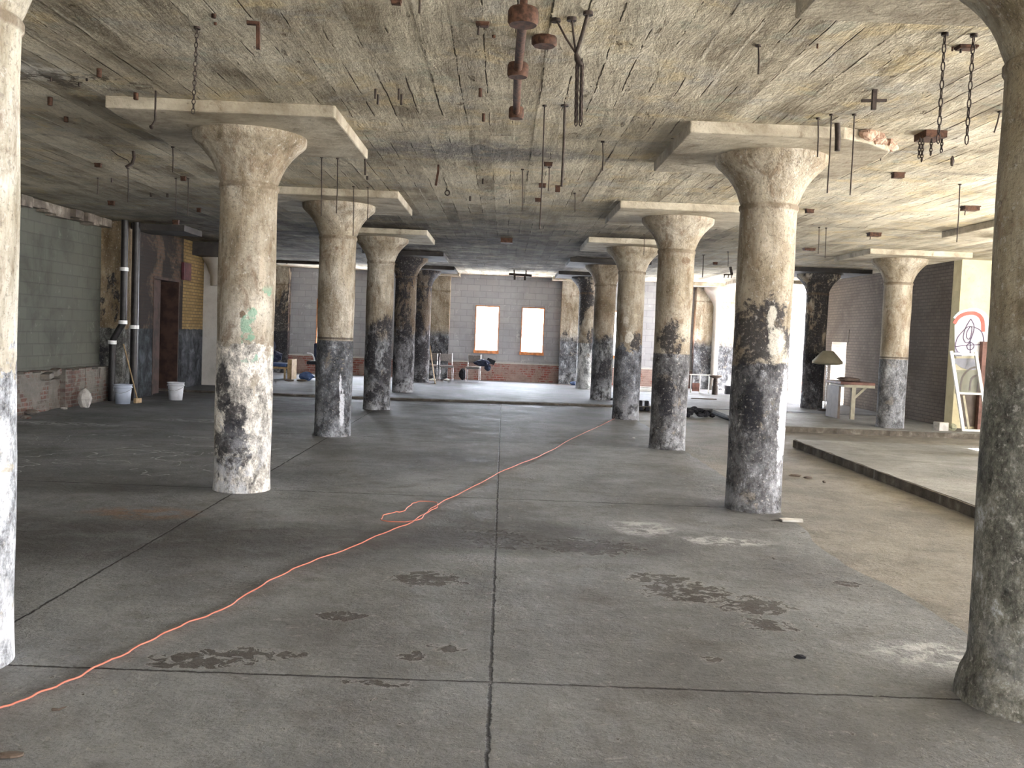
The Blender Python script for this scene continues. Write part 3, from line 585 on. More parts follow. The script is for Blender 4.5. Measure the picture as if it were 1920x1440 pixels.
# ---------------------------------------------------------------- ceiling hardware
def zat(p, py):                                        # height of the point below ceiling point p seen at image row py
    # intersect image row with the vertical line through p
    best = None; lo, hi = -1.0, 3.6
    def row(z):
        d = Vector((p.x, p.y, z))-CAMP; return 720-FPX*d.dot(_U)/d.dot(_F)
    for _ in range(40):
        m_ = (lo+hi)/2
        if row(m_) > py: lo = m_
        else: hi = m_
    return lo
def hw(name, cat, label, top, mat=m_rust, group=None):
    t = empty(name, top); return tag(t, label, cat, group)
def rod(px, py, px2, py2, label, r=.008, p=None, group=None, name='hanging_rod', cat='hanging rod', mat=m_darkiron, plate=True):
    p = p or cei(px, py); z = zat(p, py2); q = at(px2, py2, p.y)
    t = hw(name, cat, label, p, group=group)
    MB().tube([p, (p.x+(q.x-p.x)*.5+.004, p.y, (3.5+z)/2), (q.x, p.y, z)], r, 6).build('rod', mat, t)
    if plate: MB().lathe([(r*3, -.012), (r*3, .004)], tuple(p), 10).build('ceiling_plate', mat, t)
    return t
def chain(px, py, px2, py2, label, p=None, group=None, r=.004, link=.05):
    p = p or cei(px, py); z = zat(p, py2); q = at(px2, py2, p.y); t = hw('hanging_chain', 'chain', label, p, group=group)
    a = Vector((p.x, p.y, 3.49)); b = Vector((q.x, p.y, z)); n = max(3, int((a-b).length/link)); mb = MB(); d = (b-a)/n
    for i in range(n):
        c = a+d*(i+.5); u = Vector((1, 0, 0)) if i % 2 else Vector((0, 1, 0)); dd = d.normalized()
        mb.tube([c+dd*link*.62*math.cos(k*PI/4)+u*.011*math.sin(k*PI/4) for k in range(8)], r, 5, closed=True)
    mb.build('chain_links', m_darkiron, t); MB().lathe([(.022, -.015), (.022, .004)], tuple(p), 10).build('ceiling_plate', m_darkiron, t); return t
def stub(px, py, py2, wpx, label, group=None, mat=m_rust, name='pipe_stub'):
    p = cei(px, py); z = zat(p, py2); r = max(.006, wpx*p.y/FPX/2)
    mb = MB().lathe([(r*.8, z-3.5), (r, z-3.5+.004), (r, 0)], tuple(p), 12)
    o = mb.build(name, mat); tag(o, label, 'pipe stub', group); return o
def box(px, py, wpx, hpx, label, group=None, leg=0):
    p = cei(px, py-hpx/2); s = p.y/FPX; wd = wpx*s; ht = min(.09, hpx*s)
    t = hw('junction_box', 'junction box', label, p, group=group)
    b = MB().box((p.x-wd/2, p.y-wd*.35, 3.5-ht), (p.x+wd/2, p.y+wd*.35, 3.503)).build('box_body', m_rust, t, bevel=.004)
    MB().box((p.x-wd*.54, p.y-wd*.4, 3.488), (p.x+wd*.54, p.y+wd*.4, 3.503)).build('mounting_plate', m_rust, t)
    if leg: MB().tube([(p.x-wd*.3, p.y, 3.5-ht+.01), (p.x-wd*.32, p.y, 3.5-ht-leg)], .007, 6).build('bent_wire', m_darkiron, t)
    return t
# threaded rod near the camera, left
p = cei(366, 60); p = Vector((on(366, 213, 1, 6.2).x, 6.2, 3.5)); chain(366, -40, 362, 213, 'long thin rod chain hanging over the left drop panel', p=p, link=.03, r=.003)
p = cei(484, 40); t = hw('bracket', 'bracket', 'rusty inverted L bracket near the upper left, front of the ceiling', p)
q = cei(463, 38); z = zat(p, 92)
MB().bar((q.x, q.y, 3.485), (p.x+.01, p.y, 3.485), .03, .02).build('arm', m_rust, t); MB().bar((p.x, p.y, 3.49), (p.x+.005, p.y, z), .022, .022).build('drop_bar', m_rust, t)
p = cei(292, 170); t = hw('hook', 'hook', 'bent hook rod hanging in front of the left drop panel', p); z = zat(p, 225); z2 = zat(p, 238); q = at(284, 238, p.y)
MB().tube([p, (p.x, p.y, z), (p.x-.01, p.y, z-.02), (q.x, p.y, z2)], .008, 6).build('rod', m_darkiron, t); MB().rock((q.x, p.y, z2), .018, .012, .022, 2).build('hook_tip', m_darkiron, t)
for i, a in enumerate(((186, 129, 145, 9, 'rusty pipe sleeve beside the white spalled patch'), (94, 182, 198, 9, 'pipe sleeve nearest the left frame column'), (124, 219, 229, 8, 'small pipe sleeve left of the left drop panel corner'), (255, 174, 187, 9, 'rusty sleeve at the front edge of the left drop panel'),
    (401, 26, 34, 9, 'round rusty ceiling plug, upper of two near the top left'), (404, 42, 47, 6, 'round rusty ceiling plug, lower of two near the top left'), (901, 166, 182, 7, 'dark stub left of the pipe, upper one by the damp patch'), (907, 213, 228, 6, 'dark stub left of the pipe, lower one under the damp patch'),
    (926, 66, 71, 7, 'flat bolt head left of the ceiling pipe'), (1533, 82, 91, 3, 'tiny bolt left of the two chains at upper right'), (1786, 88, 96, 3, 'tiny bolt between the two long chains'))): stub(a[0], a[1], a[2], a[3], a[4])
for px, py, py2, lab in ((96, 145, 153, 'left most of three tiny bolts by the left frame column'), (149, 155, 162, 'middle of three tiny bolts by the left frame column'), (163, 147, 152, 'right most of three tiny bolts by the left frame column'), (704, 167, 185, 'first of four thin bolts in a row right of the left panel'), (709, 177, 196, 'second of four thin bolts in a row right of the left panel'), (748, 167, 187, 'third of four thin bolts in a row right of the left panel'), (753, 177, 197, 'fourth of four thin bolts in a row right of the left panel'),
    (283, 362, 369, 'small bolt above the door wall, left one'), (314, 363, 370, 'small bolt above the door wall, right one'), (689, 330, 337, 'short bolt below the rod at the left panel corner'), (906, 335, 345, 'short bolt right of the hanging ring'), (882, 368, 377, 'short bolt right below the hanging ring'), (210, 334, 342, 'bolt below the bent strap at far left'), (787, 0, 25, 'thick bolt at the top edge left of centre')):
    stub(px, py, py2, 4, lab, name='ceiling_bolt', mat=m_darkiron)['category'] = 'bolt'
p = cei(250, 283); t = hw('hook', 'hook', 'curved strap hook with a thin looped wire at far left', p); z = zat(p, 314); q = at(236, 314, p.y)
MB().tube([p, (p.x+.01, p.y, 3.5-(3.5-z)*.4), ((p.x+q.x)/2+.03, p.y, 3.5-(3.5-z)*.75), (q.x, p.y, z)], .018, 6).build('strap', m_darkiron, t)
q = cei(208, 281); MB().tube([q, (q.x+.08, q.y, 3.44), ((p.x+q.x)/2+.06, p.y, z+.08), (p.x-.03, p.y, z+.03)], .004, 5).build('wire', m_darkiron, t)
for a in ((184, 310, 11, 7, 'rusty box with a side arm near the far left ceiling'), (209, 381, 11, 8, 'rusty box above the pipe corner'), (344, 335, 9, 8, 'rusty box between two thin rods left of the big column'), (330, 417, 11, 8, 'box above the sooty brick wall'), (373, 394, 7, 8, 'small block left of the second column at ceiling'), (1028, 308, 15, 7, 'upper rusty box of the cluster right of centre'), (1017, 348, 13, 8, 'middle rusty box of the cluster right of centre'), (1046, 354, 9, 12, 'tall rusty box at the right of the centre cluster'), (1009, 375, 11, 7, 'lowest rusty box of the centre cluster'),
    (743, 4, 18, 9, 'rusty box cut by the top edge left of centre')): box(*a)
for a in ((905, 46, 23, 7, 'flat box with a hanging wire left of the ceiling pipe', .05), (1684, 329, 20, 10, 'dark box right of the big right capital', 0), (1518, 396, 14, 7, 'dark box just right of the big right column', 0), (1639, 440, 22, 7, 'box with a bent wire over the outer column', .05), (1819, 391, 28, 8, 'wide box with a bent wire near the right frame column', .06), (1517, 468, 20, 5, 'flat far box above the black outer column', 0), (1341, 494, 8, 5, 'tiny dark box between the two right columns', 0), (1812, 90, 32, 6, 'flat bracket box between the two long chains', .02), (950, 452, 22, 10, 'sooty box on the dark middle ceiling', 0)): box(a[0], a[1], a[2], a[3], a[4], leg=a[5])
R_ = 'thin rod hanging '
for a in ((184, 333, 183, 364, 'crooked '+R_+'above the pipe corner'), (324, 275, 324, 323, R_+'behind the left drop panel'), (330, 334, 330, 405, R_+'left of the box near the big column'), (353, 334, 352, 405, R_+'right of the box near the big column'), (240, 315, 240, 379, R_+'below the curved strap hook'),
    (603, 294, 602, 405, 'left '+R_+'in front of the third column'), (633, 296, 631, 400, 'second '+R_+'in front of the third column'), (663, 349, 662, 442, 'third '+R_+'over the right of the third column'), (690, 351, 689, 412, 'rightmost '+R_+'by the third column capital'),
    (1021, 197, 1012, 430, 'very long thin rod at the centre cluster'), (1059, 197, 1053, 350, 'thicker long rod at the right of the centre cluster'), (1030, 313, 1028, 358, 'short rod under the upper box of the centre cluster'), (980, 317, 979, 397, R_+'left of the centre cluster'), (1078, 362, 1078, 397, 'short thin rod right below the centre cluster'), (1130, 265, 1130, 320, R_+'left of the right drop panel'),
    (1422, 84, 1422, 139, 'short rod alone on the upper right ceiling'), (1534, 221, 1533, 294, 'leftmost rod in front of the big right capital'), (1559, 214, 1551, 362, 'long rod over the edge of the big right capital'), (1602, 214, 1594, 366, 'long rod right of the big right capital'), (1651, 291, 1651, 301, 'small stub rod behind the broken panel corner'), (1800, 345, 1794, 454, R_+'over the wide box near the right frame column'), (1536, 426, 1534, 476, 'left of two far rods above the black outer column'), (1549, 427, 1547, 484, 'right of two far rods above the black outer column'),
    (1875, 208, 1864, 249, 'tilted rod beside the right frame column'), (1319, 478, 1317, 520, 'thick short rod between the right row columns'), (1365, 472, 1365, 500, 'thin far rod left of the big right column'), (1208, 440, 1207, 478, 'rod at the fourth right column capital'), (683, 280, 685, 328, 'flat rod at the corner of the left drop panel')):
    rod(*a, r=.011 if ('thick' in a[4] or 'flat' in a[4]) else .006)
rod(1570, 231, 1570, 283, 'wide flat iron bar hanging before the right drop panel', r=.024, name='iron_bar', cat='iron bar', plate=False)
p = cei(1640, 168); t = hw('bracket', 'bracket', 'small iron cross hanging near the upper right', p); z = zat(p, 206); zc = zat(p, 190)
MB().bar(p, (p.x, p.y, z), .03, .03).build('upright', m_darkiron, t); MB().bar((p.x-.09, p.y, zc), (p.x+.09, p.y, zc+.01), .02, .02).build('crossbar', m_darkiron, t)
# ceiling pipe with flanges
P1, P2, P3 = cei(981, 32, 3.36), cei(971, 132, 3.36), cei(968, 212, 3.36)
t = hw('ceiling_pipe', 'pipe', 'rusty pipe with three round flanges under the ceiling, top centre', (P1.x, P1.y, 3.5))
MB().tube([P1, P2, P3], .028, 12).build('pipe', m_rust, t)
for q, r, h in ((P1, .085, .09), (P2, .07, .05), (P3, .06, .05)):
    MB().lathe([(r*.9, -.045), (r, -.03), (r, .03), (r*.9, .045)], tuple(q), 20).build('flange', m_rust, t)
    MB().lathe([(.022, 0), (.022, 3.505-q.z)], tuple(q), 10).build('hanger', m_rust, t)
p = cei(1021, 70); z = zat(p, 87); o = MB().lathe([(.07, z-3.5-.0), (.08, z-3.5+.01), (.08, 0), (.03, .005)], tuple(p), 10).build('ceiling_canister', m_rust); tag(o, 'short round rusty canister right of the ceiling pipe', 'ceiling canister')
# three chains meeting in a hook
pa, pb, pc_ = cei(1042, 35), cei(1072, 33), cei(1103, 22); zm = zat(pb, 100); q = at(1080, 100, pb.y)
t = hw('lifting_chain', 'chain', 'three chains meeting at a hook with a doubled chain below, right of the ceiling pipe', pb)
J = Vector((q.x, pb.y, zm))
for s_, th in ((pa, .007), (pb, .007), (pc_, .012)):
    MB().tube([s_, s_.lerp(J, .5)-Vector((0, 0, .01)), J], th, 6).build('sling', m_darkiron, t); MB().lathe([(.03, -.02), (.03, .004)], tuple(s_), 8).build('ceiling_plate', m_darkiron, t)
z2 = zat(pb, 121); MB().tube([J, J-Vector((-.01, 0, .03)), J-Vector((-.03, 0, .07)), (J.x+.025, J.y, z2)], [.012, .02, .018, .012], 8).build('hook', m_darkiron, t)
z3 = zat(pb, 230)
mb = MB()
for dx in (.0, .028):
    a = Vector((J.x+.01+dx, J.y, z2+.02)); b = Vector((at(1080, 230, pb.y).x+dx, J.y, z3)); n = 16
    for i in range(n):
        c = a.lerp(b, (i+.5)/n); u = Vector((1, 0, 0)) if i % 2 else Vector((0, 1, 0))
        mb.tube([c+Vector((0, 0, 1))*.03*math.cos(k_*PI/4)+u*.009*math.sin(k_*PI/4) for k_ in range(8)], .004, 5, closed=True)
mb.build('double_chain', m_darkiron, t)
# bent strap and ring
p = cei(822, 309); z = zat(p, 348); q = at(817, 348, p.y); o = MB().bar(p, (p.x, p.y, 3.5-(3.5-z)*.35), .025, .012).bar((p.x, p.y, 3.5-(3.5-z)*.33), (q.x, p.y, z), .025, .012).build('metal_strap', m_rust); tag(o, 'bent rusty strap left of the hanging ring', 'metal strap')
p = cei(837, 352); z = zat(p, 357); z1 = zat(p, 366); t = hw('ring_hook', 'hook', 'small iron ring hanging from the middle ceiling', p)
MB().tube([p, (p.x, p.y, z)], .007, 6).build('shank', m_darkiron, t); rc = (z-z1)/2; MB().tube([(p.x+.015+rc*math.sin(a*PI/6), p.y, (z+z1)/2+rc*math.cos(a*PI/6)) for a in range(12)], .009, 6, closed=True).build('ring', m_darkiron, t)
# long chains upper right
chain(1772, 62, 1759, 268, 'left of two long chains at the upper right')
chain(1826, 64, 1812, 270, 'right of two long chains at the upper right')
p = cei(1745, 249); t = hw('chain_rack', 'chain rack', 'rusty plate with four short chains hanging below it', p); s_ = p.y/FPX
MB().obox((p.x, p.y, 3.47), (30*s_/2*1.3, 0, 0), (0, .12, 0), (0, 0, .03)).build('plate', m_rust, t)
for i, dx in enumerate((-.11, -.085, -.01, .08)):
    mb = MB(); c0 = Vector((p.x+dx, p.y-.05, 3.44)); nn = (6, 7, 5, 4)[i]
    for j in range(nn):
        c = c0-Vector((0, 0, .028*j+.014)); u = Vector((1, 0, 0)) if j % 2 else Vector((0, 1, 0))
        mb.tube([c+Vector((0, 0, .02*math.cos(k_*PI/4)))+u*.011*math.sin(k_*PI/4) for k_ in range(8)], .005, 5, closed=True)
    mb.build('short_chain', m_darkiron, t)
p = cei(1786, 291); z = zat(p, 311); o = MB().rock((p.x, p.y, (3.49+z)/2), .022, .012, (3.5-z)/2, 5, 8).build('metal_tag', m_darkiron); tag(o, 'leaf shaped dark tag hanging below the two long chains', 'metal tag')
# far trolley and oddments
p = cei(977, 506); t = hw('ceiling_trolley', 'trolley', 'dark hoist trolley bar under the ceiling before the far windows', p)
MB().bar((p.x-.35, p.y, 3.36), (p.x+.32, p.y, 3.34), .09, .07).build('beam', m_darkiron, t)
for dx in (-.18, .12): MB().box((p.x+dx-.03, p.y-.03, 3.2), (p.x+dx+.03, p.y+.03, 3.36)).build('roller', m_darkiron, t)
for dx in (-.2, .15): MB().tube([(p.x+dx, p.y, 3.5), (p.x+dx, p.y, 3.35)], .02, 6).build('hanger', m_darkiron, t)
p = cei(1367, 500); t = hw('ceiling_bracket', 'bracket', 'jagged dark bracket hanging left of the big right column, far back', p)
MB().bar((p.x-.12, p.y, 3.3), (p.x+.1, p.y, 3.31), .04, .03).build('arm', m_darkiron, t); MB().bar((p.x+.03, p.y, 3.5), (p.x+.08, p.y, 3.3), .06, .05).build('hanger', m_darkiron, t)
for dx in (-.1, 0, .08): MB().bar((p.x+dx, p.y, 3.3), (p.x+dx-.01, p.y, 3.22), .02, .02).build('tooth', m_darkiron, t)
o = MB().lathe([(.012, -.02), (.012, 0)], (0, 0, 0), 6); 
t = empty('cable_conduit', (-6.3, 28.0, 3.45)); tag(t, 'dark pipe bend under the far left ceiling', 'pipe'); MB().tube([(-6.9, 28, 3.1), (-6.9, 28, 3.42), (-6.7, 28, 3.46), (-5.3, 28, 3.46)], .05, 8).build('pipe', m_darkiron, t)
MB().tube([(-6.45, 28, 3.49), (-6.45, 28, 3.4)], .02, 6).build('hanger', m_darkiron, t)

# ---------------------------------------------------------------- black pipes on the left pilaster
def pipe_thing(pts, r, label, rings):
    t = empty('drain_pipe', pts[-1]); tag(t, label, 'pipe'); MB().tube(pts, r, 14).build('pipe', m_blackpipe, t)
    for c, d in rings:
        c = Vector(c); d = Vector(d).normalized(); MB().tube([c-d*.035, c+d*.035], r+.016, 14).build('coupling', m_bright, t, 'bright metal coupling')
    return t
Yp = 18.42
a, b, c_, d_ = at(234, 430, Yp), at(231, 607, Yp), at(211, 637, Yp), at(206, 755, Yp)
pipe_thing([(a.x, Yp, 3.5), (b.x, Yp, b.z+.05), (b.x-.01, Yp, b.z), (c_.x+.01, Yp, c_.z), (c_.x, Yp, c_.z-.06), (c_.x, Yp, 0)], .065, 'black pipe with an elbow and three white couplings', [((b.x, Yp, 2.56), (0, 0, 1)), ((b.x, Yp-.01, b.z+.03), (0, 0, 1)), ((c_.x, Yp-.01, c_.z-.05), (0, 0, 1))])
a, b = at(257, 440, 18.75), at(248, 745, 18.75)
pipe_thing([((a.x+b.x)/2, 18.75, 3.5), ((a.x+b.x)/2, 18.75, 0)], .075, 'straight black pipe right of the elbowed one', [(((a.x+b.x)/2, 18.74, 1.45), (0, 0, 1))])
o = MB().tube([at(187, 690, 18.1), flo(181, 754)], .012, 6).build('metal_rod', m_darkiron); tag(o, 'thin dark rod leaning on the left brick base', 'rod')
# buckets
def bucket(x, y, mat, label, h=.37, r0=.13, r1=.16):
    t = empty('bucket', (x, y, 0)); tag(t, label, 'bucket')
    MB().lathe([(.0, .0), (r0, 0), (r1, h), (r1-.006, h), (r0-.008, .012), (0, .012)], (x, y, 0), 28, False).build('body', mat, t)
    MB().lathe([(r1+.001, h-.07), (r1+.012, h-.065), (r1+.012, h-.05), (r1, h-.045), (r1+.002, h-.015), (r1+.012, h-.012), (r1+.012, h), (r1-.004, h+.002)], (x, y, 0), 28, False).build('rim', mat, t)
    MB().tube([(x+(r1+.012)*math.cos(a), y+(r1+.012)*math.sin(a)-.0, h-.06-.11*math.sin((a-PI)/1.0) if False else h-.06-.10*abs(math.sin(a))) for a in [PI+PI*i/10 for i in range(11)]], .003, 5).build('handle', m_chrome, t)
q = flo(227, 758); bucket(q.x-.02, q.y+.13, m_bluebucket, 'pale blue grey bucket beside the black pipes')
q = flo(324, 751); bucket(q.x, q.y+.16, m_whiteplas, 'white ribbed bucket in front of the dark doorway', .36)
a, b = at(230, 645, 18.2), flo(258, 756)
t = empty('broom', b); tag(t, 'wooden broom leaning against the black pipes beside the blue bucket', 'broom')
a = Vector((a.x, 18.24, a.z)); MB().tube([b+Vector((0, 0, .05)), a], .014, 8).build('handle', m_wood, t); MB().bar(b+Vector((-.02, -.09, .05)), b+Vector((.02, .09, .05)), .05, .09).build('head', m_wood, t)
q = flo(155, 765); t = MB().rock((q.x-.0, q.y+.1, .16), .13, .12, .19, 12, 11).build('concrete_chunk', m_rubble); tag(t, 'pale upright concrete chunk leaning by the left brick base', 'concrete chunk')
rk = random.Random(2)
for i, (px, py, s_, lab) in enumerate(((60, 778, .10, 'broken brick at the foot of the left wall, beside the frame column'), (48, 786, .07, 'smaller broken brick in front of the left wall'), (120, 768, .05, 'small rubble lump between the left wall and the pale chunk'))):
    q = flo(px, py); o = MB().rock((q.x, q.y, s_*.45), s_*1.3, s_, s_*.5, i+20).build('brick_rubble', m_red_left if i < 2 else m_rubble); tag(o, lab, 'rubble')
# loose broken bricks on the ledge
q = at(118, 700, 15.9); 
for i, (dy, dz, lab) in enumerate(((0, 0, 'broken red brick lodged in the gap of the left brick base'), (.28, .05, 'second broken brick resting on the left brick base'))):
    o = MB().obox((-7.62, 15.9+dy, .60+dz), (.07, .02, 0), (-.02, .12, .02), (0, -.01, .05)).build('loose_brick', m_red_left, bevel=.008); tag(o, lab, 'brick')
MB()
o = MB().box((-7.44, 21.85, 2.55), (-7.38, 22.35, 2.95)).build('wall_box', plain('maroon_box', (.10, .03, .035), .6)); tag(o, 'dark red box on the brick wall above the doorway', 'electrical box')

# ---------------------------------------------------------------- extension cord
pts = [(-60, 1350), (0, 1331), (35, 1320), (70, 1304), (110, 1288), (150, 1271), (190, 1248), (225, 1234), (265, 1212), (310, 1190), (350, 1171), (390, 1157), (430, 1138), (480, 1106), (520, 1084), (560, 1065), (600, 1049), (650, 1032), (690, 1014), (730, 997), (765, 984), (795, 966), (812, 957), (821, 951), (812, 945), (780, 944), (768, 950), (758, 959), (738, 965), (718, 971), (716, 977), (735, 980), (765, 980), (790, 974), (800, 962), (815, 951), (838, 938), (880, 918), (935, 888), (970, 873), (1010, 857), (1040, 842), (1075, 822), (1110, 806), (1150, 787), (1172, 776)]
cp = [flo(*q) for q in pts]
def smooth(P, n):
    out = []; m = len(P)
    for i in range(m-1):
        p0, p1, p2, p3 = P[max(i-1, 0)], P[i], P[i+1], P[min(i+2, m-1)]
        for j in range(n):
            t_ = j/n; out.append(.5*((2*p1)+(-p0+p2)*t_+(2*p0-5*p1+4*p2-p3)*t_*t_+(-p0+3*p1-3*p2+p3)*t_**3))
    out.append(P[-1]); return out
sp = smooth(cp, 6); rw = random.Random(9); ph = 0
sp = [Vector((q.x+.006*math.sin(i*.9)+rw.uniform(-.002, .002), q.y+.004*math.cos(i*.7), .009+(.012 if 130 < i < 175 and i % 30 > 15 else 0))) for i, q in enumerate(sp)]
o = MB().tube(sp, .0047, 8).build('extension_cord', m_cord); tag(o, 'orange extension cord running diagonally across the floor with a small loop', 'extension cord')

# ---------------------------------------------------------------- small things on the near floor
def lump(name, px, py, sx, sy, sz, mat, lab, cat, seed=1, z=0.0):
    q = flo(px, py, z); o = MB().rock((q.x, q.y, z+sz*.6), sx, sy, sz, seed).build(name, mat); return tag(o, lab, cat)
lump('dirt_clod', 1500, 1234, .035, .018, .012, m_blackcloth, 'small black clod on the slab left of the nearest right column', 'debris')
q = flo(110, 1336); o = MB().tube([q+Vector((-.03, .01, .008)), q+Vector((0, 0, .012)), q+Vector((.025, .015, .02))], [.007, .005, .002], 6).build('twig', m_wood); o.data.materials[0] = m_gdark; tag(o, 'little twig on the floor just below the orange cord', 'twig')
lump('leaf_litter', 22, 1418, .05, .03, .008, m_gdark, 'dead leaf scrap at the bottom left corner', 'leaf', 3)
lump('pebble', 1806, 1240, .014, .012, .01, m_rubble, 'white pebble against the nearest right column foot', 'pebble', 4)
q = flo(1482, 977); o = MB().prism([(q.x-.09, q.y-.05), (q.x+.1, q.y-.06), (q.x+.12, q.y+.03), (q.x-.02, q.y+.06), (q.x-.1, q.y+.03)], .0, .02).build('concrete_flake', m_rubble, bevel=.004); tag(o, 'flat pale concrete flake beside the big right column foot', 'concrete flake')
for i, (px, py, lab) in enumerate(((1490, 893, 'left scrap of dark rubble right of the big column'), (1515, 897, 'right scrap of dark rubble right of the big column'), (1545, 905, 'tiny crumb right of the rubble scraps'))):
    lump('rubble_scrap', px, py, (.09, .06, .02)[i], .04, .018, m_gdark, lab, 'debris', i+30, -.065)
lump('pebble', 1188, 822, .03, .02, .01, m_rubble, 'small pale stone on the slab left of the third right column', 'pebble', 5)
# debris heap and boots beyond the slab edge
q = flo(1303, 782, -.06); mb = MB(); rr = random.Random(6)
for i in range(34):
    a = rr.uniform(0, 2*PI); d = rr.random()**.7; mb.rock((q.x+.42*d*math.cos(a), q.y+.25*d*math.sin(a)+.1, -.06+.17*(1-d)+.03), rr.uniform(.04, .11), rr.uniform(.04, .1), rr.uniform(.03, .07), i)
o = mb.build('rag_heap', m_blackcloth); tag(o, 'heap of black rags behind the third right column', 'rag heap')
q1 = flo(1325, 772, -.05); q2 = flo(1375, 790, -.05); o = MB().tube(smooth([q1, q1.lerp(q2, .4)+Vector((0, .4, 0)), q2, q2+Vector((.5, -.6, 0))], 6), .025, 8).build('hose', m_blackcloth); o.location.z = .02; tag(o, 'dark hose trailing right from the rag heap', 'hose')
for px, py, lab in ((1207, 770, 'pair of dark work boots standing between two right columns'),):
    q = flo(px, py, -.06); t = empty('work_boots', q); tag(t, lab, 'boots')
    for dx in (-.07, .08):
        MB().box((q.x+dx-.05, q.y-.02, -.065), (q.x+dx+.05, q.y+.22, .03)).box((q.x+dx-.045, q.y+.08, .02), (q.x+dx+.045, q.y+.2, .17)).build('boot', m_blackcloth, t, bevel=.02)
for px, py, s_, lab in ((1130, 754, .16, 'dark crumpled rag at the foot of the fifth right column'), (1150, 752, .1, 'smaller dark rag between two right columns')):
    q = flo(px+14, py, 0); o = MB().rock((q.x, q.y+.1, .05), s_, s_*.7, .06, int(px)).build('rag', m_blackcloth); tag(o, lab, 'rag')
q = flo(1320, 749, .04); o = MB().bar((q.x-.35, q.y, .055), (q.x+.35, q.y+.05, .055), .05, .03).build('timber_strip', m_gdark); tag(o, 'dark timber strip lying flat behind the rag heap', 'timber')

# ---------------------------------------------------------------- chairs at the far wall
def chair(x, y, rz, label, seat=m_seat):
    t = empty('stacking_chair', (x, y, .045)); tag(t, label, 'chair', 'chairs along the far wall')
    c, s_ = math.cos(rz), math.sin(rz)
    def W(a, b, z): return (x+a*c-b*s_, y+a*s_+b*c, .045+z)
    for sx in (-1, 1):
        MB().tube([W(sx*.21, -.2, 0), W(sx*.21, -.2, .42)], .012, 6).build('leg', m_chrome, t)
        MB().tube([W(sx*.21, .22, 0), W(sx*.2, .18, .44), W(sx*.2, .22, .86)], .012, 6).build('leg', m_chrome, t)
        MB().tube([W(sx*.21, -.2, .42), W(sx*.21, .19, .42)], .01, 6).build('seat_rail', m_chrome, t)
    MB().tube([W(-.21, -.2, .41), W(.21, -.2, .41)], .01, 6).build('seat_rail', m_chrome, t)
    MB().obox(W(0, -.01, .45), (.22*c, .22*s_, 0), (-.22*s_, .22*c, 0), (0, 0, .028)).build('seat', seat, t, bevel=.02)
    MB().obox(W(0, .205, .72), (.2*c, .2*s_, 0), (-.02*s_, .02*c, 0), (0, 0, .12)).build('backrest', seat, t, bevel=.02)
chair(at(836, 700, 30.2).x, 30.3, .15, 'chrome legged chair standing alone just right of the leaning pole')
chair(at(811, 700, 30.5).x-.12, 30.6, -.25, 'chair partly hidden by the left row column, left of the leaning pole')
cx = at(887, 700, 30.0).x; chair(cx, 30.1, -.1, 'chrome legged chair with a black jacket below the left window')
t = MB().rock((cx+.28, 30.05, .66), .28, .16, .12, 5, 12).rock((cx+.46, 29.95, .52), .12, .1, .12, 6).build('jacket', m_navy); tag(t, 'dark jacket draped over the chair below the left window', 'jacket')
o = MB().rock((cx-.35, 30.6, .72), .13, .1, .2, 9).build('bag', m_blackcloth); o.location.z = -.475; tag(o, 'dark bag against the brick base left of the jacket chair', 'bag')
a = at(804, 648, 30.6); b = flo(816, 720, .045); o = MB().tube([b, (a.x, 31.0, a.z)], .018, 6).build('wooden_pole', m_wood); tag(o, 'pale pole leaning on the pilaster between the chairs', 'pole')
q = at(920, 683, 31.1); o = MB().obox((q.x, 31.12, .68), (.13, 0, -.05), (0, .03, 0), (.03, 0, .07)).build('rag', m_blackcloth); tag(o, 'dark rag hanging over the brick ledge below the windows', 'rag')
for px, lab in ((811, 'crumpled white scrap under the half hidden chair'), (838, 'crumpled white scrap under the lone chair')):
    q = flo(px, 714, .045); o = MB().rock((q.x, q.y, .08), .12, .08, .04, px).build('paper_scrap', m_white); tag(o, lab, 'paper scrap')
o = MB().rock((at(1076, 713, 30.4).x, 30.4, .1), .13, .1, .07, 3).build('rag', m_blue); tag(o, 'blue rag on the floor left of the farthest right column', 'rag')
# bits in the left far bay
YB = 27.6
xa, xb = at(500, 700, YB).x, at(542, 700, YB).x
t = empty('camp_bed', ((xa+xb)/2, YB, .045)); tag(t, 'blue padded bench with piled dark clothes left of the third column', 'bench')
MB().box((xa-.5, YB-.35, .40), (xb, YB+.35, .50)).build('mattress', m_blue, t, bevel=.03)
MB().box((xa-.5, YB-.33, .34), (xb-.02, YB+.33, .40)).build('frame', m_wood, t)
for dx in (xa-.45, xb-.08):
    for dy in (-.3, .3): MB().box((dx, YB+dy-.02, .045), (dx+.05, YB+dy+.02, .35)).build('leg', m_wood, t)
o = MB().rock(((xa+xb)/2-.15, YB, .68), .3, .25, .18, 4, 12).rock(((xa+xb)/2-.25, YB+.1, .95), .16, .14, .25, 8).build('clothes_pile', m_navy); tag(o, 'pile of navy clothes on the blue bench', 'clothes')
x0 = at(572, 700, YB+1.5).x
t = MB().box((xb+.02, YB-.3, .045), (xb+.14, YB+.35, .62)).build('wooden_crate', m_wood); tag(t, 'narrow brown wooden box at the end of the blue bench', 'wooden box')
xc = at(585, 700, 27.5).x
t = empty('office_chair', (xc, 27.5, .045)); tag(t, 'dark office chair with a white curved arm left of the third column', 'chair')
MB().obox((xc+.12, 27.5, .55), (.24, 0, 0), (0, .24, 0), (0, 0, .05)).build('seat', m_blackcloth, t, bevel=.03)
MB().obox((xc+.22, 27.6, .88), (.2, 0, .03), (0, .04, 0), (0, 0, .26)).build('backrest', m_navy, t, bevel=.03)
